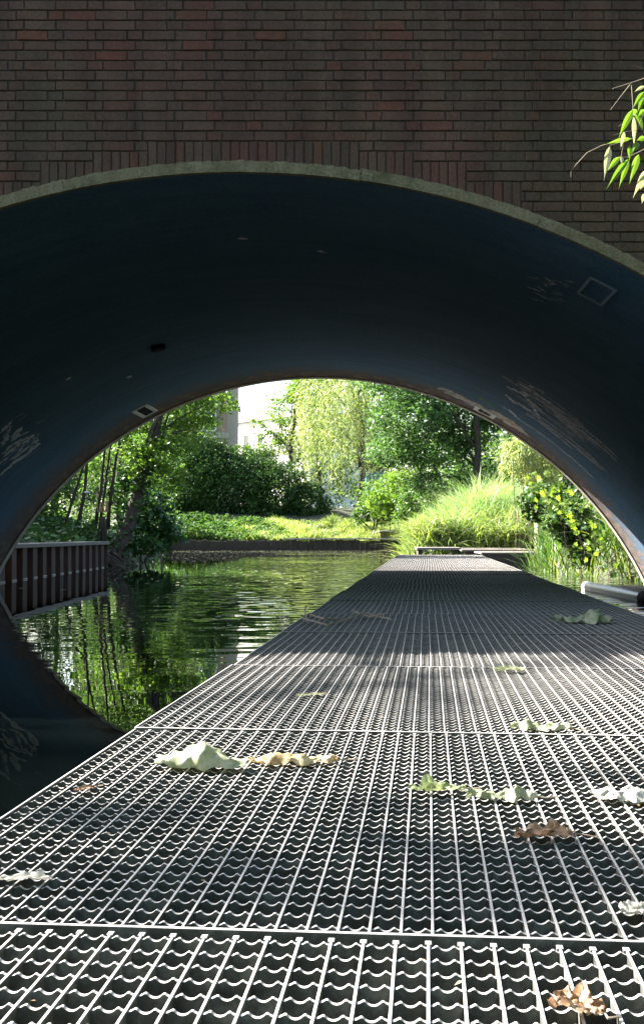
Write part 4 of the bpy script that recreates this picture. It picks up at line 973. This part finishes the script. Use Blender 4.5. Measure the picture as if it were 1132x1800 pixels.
for a, b, wd, dry in LV:
    Y = 5.0 + random.uniform(-.08, .08); o = lance('leaf', bp(*a, Y) - sb_, bp(*b, Y + random.uniform(-.04, .02)) - sb_, wd * 1.15 / 7.2 * 5 / 2070, M['bamboo_dry' if dry else 'bamboo'], sp_o, .03)
def stemline(pts, r_):
    mb = MB(); mb.tube([bp(*p_) - sb_ for p_ in pts], [r_ * (1 - .6 * k / (len(pts) - 1)) for k in range(len(pts))], 6); mb.build('stem', M['twig'], sp_o)
stemline([(1500, 60), (1094, 200), (930, 255), (690, 330)], .003); stemline([(930, 258), (800, 420), (660, 605)], .002); stemline([(930, 260), (940, 420), (950, 600), (955, 700)], .002)
stemline([(1300, 380), (1090, 620), (960, 960), (650, 1050)], .0025); stemline([(600, 1035), (540, 1058), (370, 1140), (230, 1290), (165, 1380), (165, 1450)], .0022); stemline([(1400, 800), (1090, 1100), (880, 1200), (800, 1190), (825, 1040)], .0022); stemline([(950, 700), (850, 760), (765, 805)], .0015); stemline([(1000, 860), (870, 870), (700, 920)], .0012); stemline([(1300, 1150), (1110, 1360)], .002); stemline([(1200, 100), (1094, 75), (950, 40)], .0018)

# ------------------------------------------------------------------ leaves lying on the walkway
def deck_pt(px, py, dz=0.0):
    x, y = (px - CX) / F_PX, (CY - py) / F_PX; cp, sp_ = math.cos(PITCH), math.sin(PITCH)
    d = Vector((x, cp - y * sp_, sp_ + y * cp)); k = (ZD + dz - CAM_Z) / d.z; return Vector((0, 0, CAM_Z)) + d * k
def dry_mat(name, c1, c2, c3, tr=.25):
    m = mat(name, c1, .6); n_ = noise(m, 25, 6, .65); r_ = ramp(m, n_.outputs[0], [(.3, c1), (.5, c2), (.7, c3)]); setc(m, r_.outputs[0]); bump(m, n_.outputs[0], .6, .004)
    t_ = N(m, 'ShaderNodeBsdfTranslucent'); m.node_tree.links.new(r_.outputs[0], t_.inputs[0]); mx = N(m, 'ShaderNodeMixShader'); mx.inputs[0].default_value = tr
    m.node_tree.links.new(m.node_tree.nodes['Principled BSDF'].outputs[0], mx.inputs[1]); m.node_tree.links.new(t_.outputs[0], mx.inputs[2]); m.node_tree.links.new(mx.outputs[0], m.node_tree.nodes['Material Output'].inputs[0]); return m
DM = {'pale': dry_mat('leaf_pale', (.17, .22, .09), (.33, .36, .21), (.50, .50, .38)), 'brown': dry_mat('leaf_brown', (.14, .07, .035), (.34, .21, .12), (.60, .50, .38)),
      'gold': dry_mat('leaf_gold', (.26, .15, .06), (.50, .37, .17), (.70, .63, .45)), 'white': dry_mat('leaf_white', (.34, .34, .27), (.48, .47, .40), (.6, .59, .53)), 'green': dry_mat('leaf_olive', (.12, .18, .05), (.30, .36, .16), (.50, .52, .36))}
def fallen(label, px0, px1, py, wid, curl, mt, crumple=.3, yaw=0., stem=True, lift=.004, seed=1, lobes=.15, dome=False, box=.6):
    rd = random.Random(seed); a, b = deck_pt(px0, py), deck_pt(px1, py); L_ = (b - a).length; c = (a + b) / 2
    t = empty('fallen_leaf', (c.x, c.y, ZD + lift), yaw); tag(t, label, 'leaf', 'fallen leaves on the walkway')
    nu, nv = 40, 10; mb = MB(); ph = [rd.uniform(0, 6.28) for _ in range(8)]; zs = []
    for iu in range(nu + 1):
        u = iu / nu; hw_ = wid * .5 * max(.04, math.sin(math.pi * min(1, u * .92 + .05)) ** box) * (1 + lobes * math.sin(u * 17 + ph[0]))
        for iv in range(nv + 1):
            v = iv / nv * 2 - 1; th = curl * v * (1 + .25 * math.sin(u * 6 + ph[1])); rad = hw_ / max(curl, .05)
            y = rad * math.sin(th); z = rad * (1 - math.cos(th)) * (-1 if dome else 1)
            z += crumple * wid * (.08 * math.sin(u * 9 + v * 3 + ph[2]) + .06 * math.sin(u * 21 - v * 5 + ph[3]) + .05 * math.sin(u * 37 + v * 9 + ph[4])) + crumple * .012 * abs(math.sin(u * 5 + ph[5])) * L_
            y += crumple * wid * .10 * math.sin(u * 26 + ph[6]); x = (u - .5) * L_ + .06 * wid * math.sin(v * 9 + ph[7])
            mb.v.append((x, y, z)); zs.append(z)
    if dome:
        w1 = nv + 1; cm = [min(zs[q * w1:(q + 1) * w1]) for q in range(nu + 1)]; mb.v = [(x, y, z - .85 * cm[q // w1]) for q, (x, y, z) in enumerate(mb.v)]; zs = [v_[2] for v_ in mb.v]
    zm = min(zs); mb.v = [(x, y, z - zm) for x, y, z in mb.v]
    for iu in range(nu):
        for iv in range(nv): k = iu * (nv + 1) + iv; mb.f.append((k, k + nv + 1, k + nv + 2, k + 1))
    mb.build('blade', DM[mt], t, True)
    if stem:
        s = MB(); e = L_ * .5; s.tube([(-e * .6, 0, .006), (e * .9, wid * .05, .006), (e * 1.25, wid * rd.uniform(-.3, .3), .004), (e * 1.6, wid * rd.uniform(-.6, .6), .006)], [.0014, .0016, .0016, .001], 5); s.build('stem', M['twig'], t)
    return t
big = fallen('large pale green curled leaf, the biggest on the grating', 276, 436, 1352, .095, 1.45, 'pale', .45, R(-9), False, seed=6, lobes=.06, dome=True, box=.2)
fallen('golden brown shrivelled leaf with long stalk beside the big curled leaf', 440, 592, 1345, .05, 1.0, 'gold', .9, R(3), True, seed=5, lobes=.28, dome=True)
fallen('crinkled olive leaf with raised edge touching a second pale leaf', 718, 818, 1396, .045, 1.0, 'green', .9, R(8), True, seed=8, lobes=.4)
fallen('pale olive crumpled leaf beside the crinkled olive one', 820, 942, 1408, .05, 1.0, 'pale', .9, R(-8), True, seed=9, lobes=.28, dome=True)
fallen('bleached white leaf lying flat at the walkway edge side', 1042, 1140, 1406, .085, .5, 'white', .45, R(-4), True, seed=11, dome=True)
fallen('torn brown withered leaf below the two olive leaves', 905, 1012, 1478, .05, .9, 'brown', .7, R(4), True, seed=13, lobes=.32)
fallen('small cream leaf near the right grating edge', 1092, 1150, 1610, .045, .5, 'white', .45, R(20), False, seed=15)
fallen('pale crumpled leaf lying on a panel joint', 898, 1004, 1285, .05, .9, 'pale', .9, R(-10), True, seed=17, lobes=.28, dome=True)
fallen('small pale leaf at the edge of the bridge shadow', 868, 922, 1182, .05, .8, 'pale', .8, R(0), False, seed=19)
fallen('flat cream leaf scrap on the left of the grating', -4, 92, 1552, .03, .5, 'white', .5, R(4), False, seed=21)
fallen('dark brown withered leaf on the nearest panel', 968, 1062, 1786, .05, .9, 'brown', .7, R(-30), True, seed=23, lobes=.32)
fallen('grey dry leaf with stalk lying in the bridge shadow', 975, 1075, 1096, .16, .8, 'pale', .7, R(170), True, seed=25, lobes=.3, dome=True)
fallen('thin reddish leaf scrap near the left walkway edge', 130, 170, 1392, .015, .6, 'brown', .9, R(30), True, seed=27)
fallen('faint pale leaf scrap on the sunlit grating', 520, 570, 1225, .03, .5, 'pale', .6, R(20), True, seed=29)
tw = empty('dry_twig', deck_pt(600, 1096)); tag(tw, 'thin dry forked twig lying across the walkway in the shade', 'twig'); tb = Vector(tw.location)
for pts in ([(532, 1098), (575, 1102), (610, 1096), (640, 1086), (688, 1092)], [(540, 1100), (536, 1082), (538, 1072)], [(545, 1092), (570, 1100), (600, 1092)], [(620, 1084), (650, 1090), (680, 1090)]):
    mb = MB(); mb.tube([deck_pt(*p_) - tb + Vector((0, 0, .008 + .03 * abs(math.sin(p_[0])))) for p_ in pts], .005, 5); mb.build('branch', M['twig'], tw)

n = 130; u_ = RNG.uniform(XL + .03, XR - .03, n); v_ = 1.2 + 16 * RNG.random(n) ** 1.6; ct, st_ = math.cos(TH), math.sin(TH)
P = np.stack([u_ * ct + v_ * st_, -u_ * st_ + v_ * ct, np.full(n, ZD + .0045)], 1)
D = unit(np.stack([RNG.normal(size=n), RNG.normal(size=n), RNG.uniform(0, .25, n)], 1)); U = unit(np.cross(D, np.array([[0, 0, 1.0]]).repeat(n, 0))); Ls = RNG.uniform(.005, .018, n)
V, T = leaf_tris(P, D, U, Ls, Ls * .5)
tag(link('leaf_crumbs', tri_mesh('leaf_crumbs', V, T, M['crumb'])), 'small dry leaf crumbs scattered over the grating', 'debris', kind='stuff')
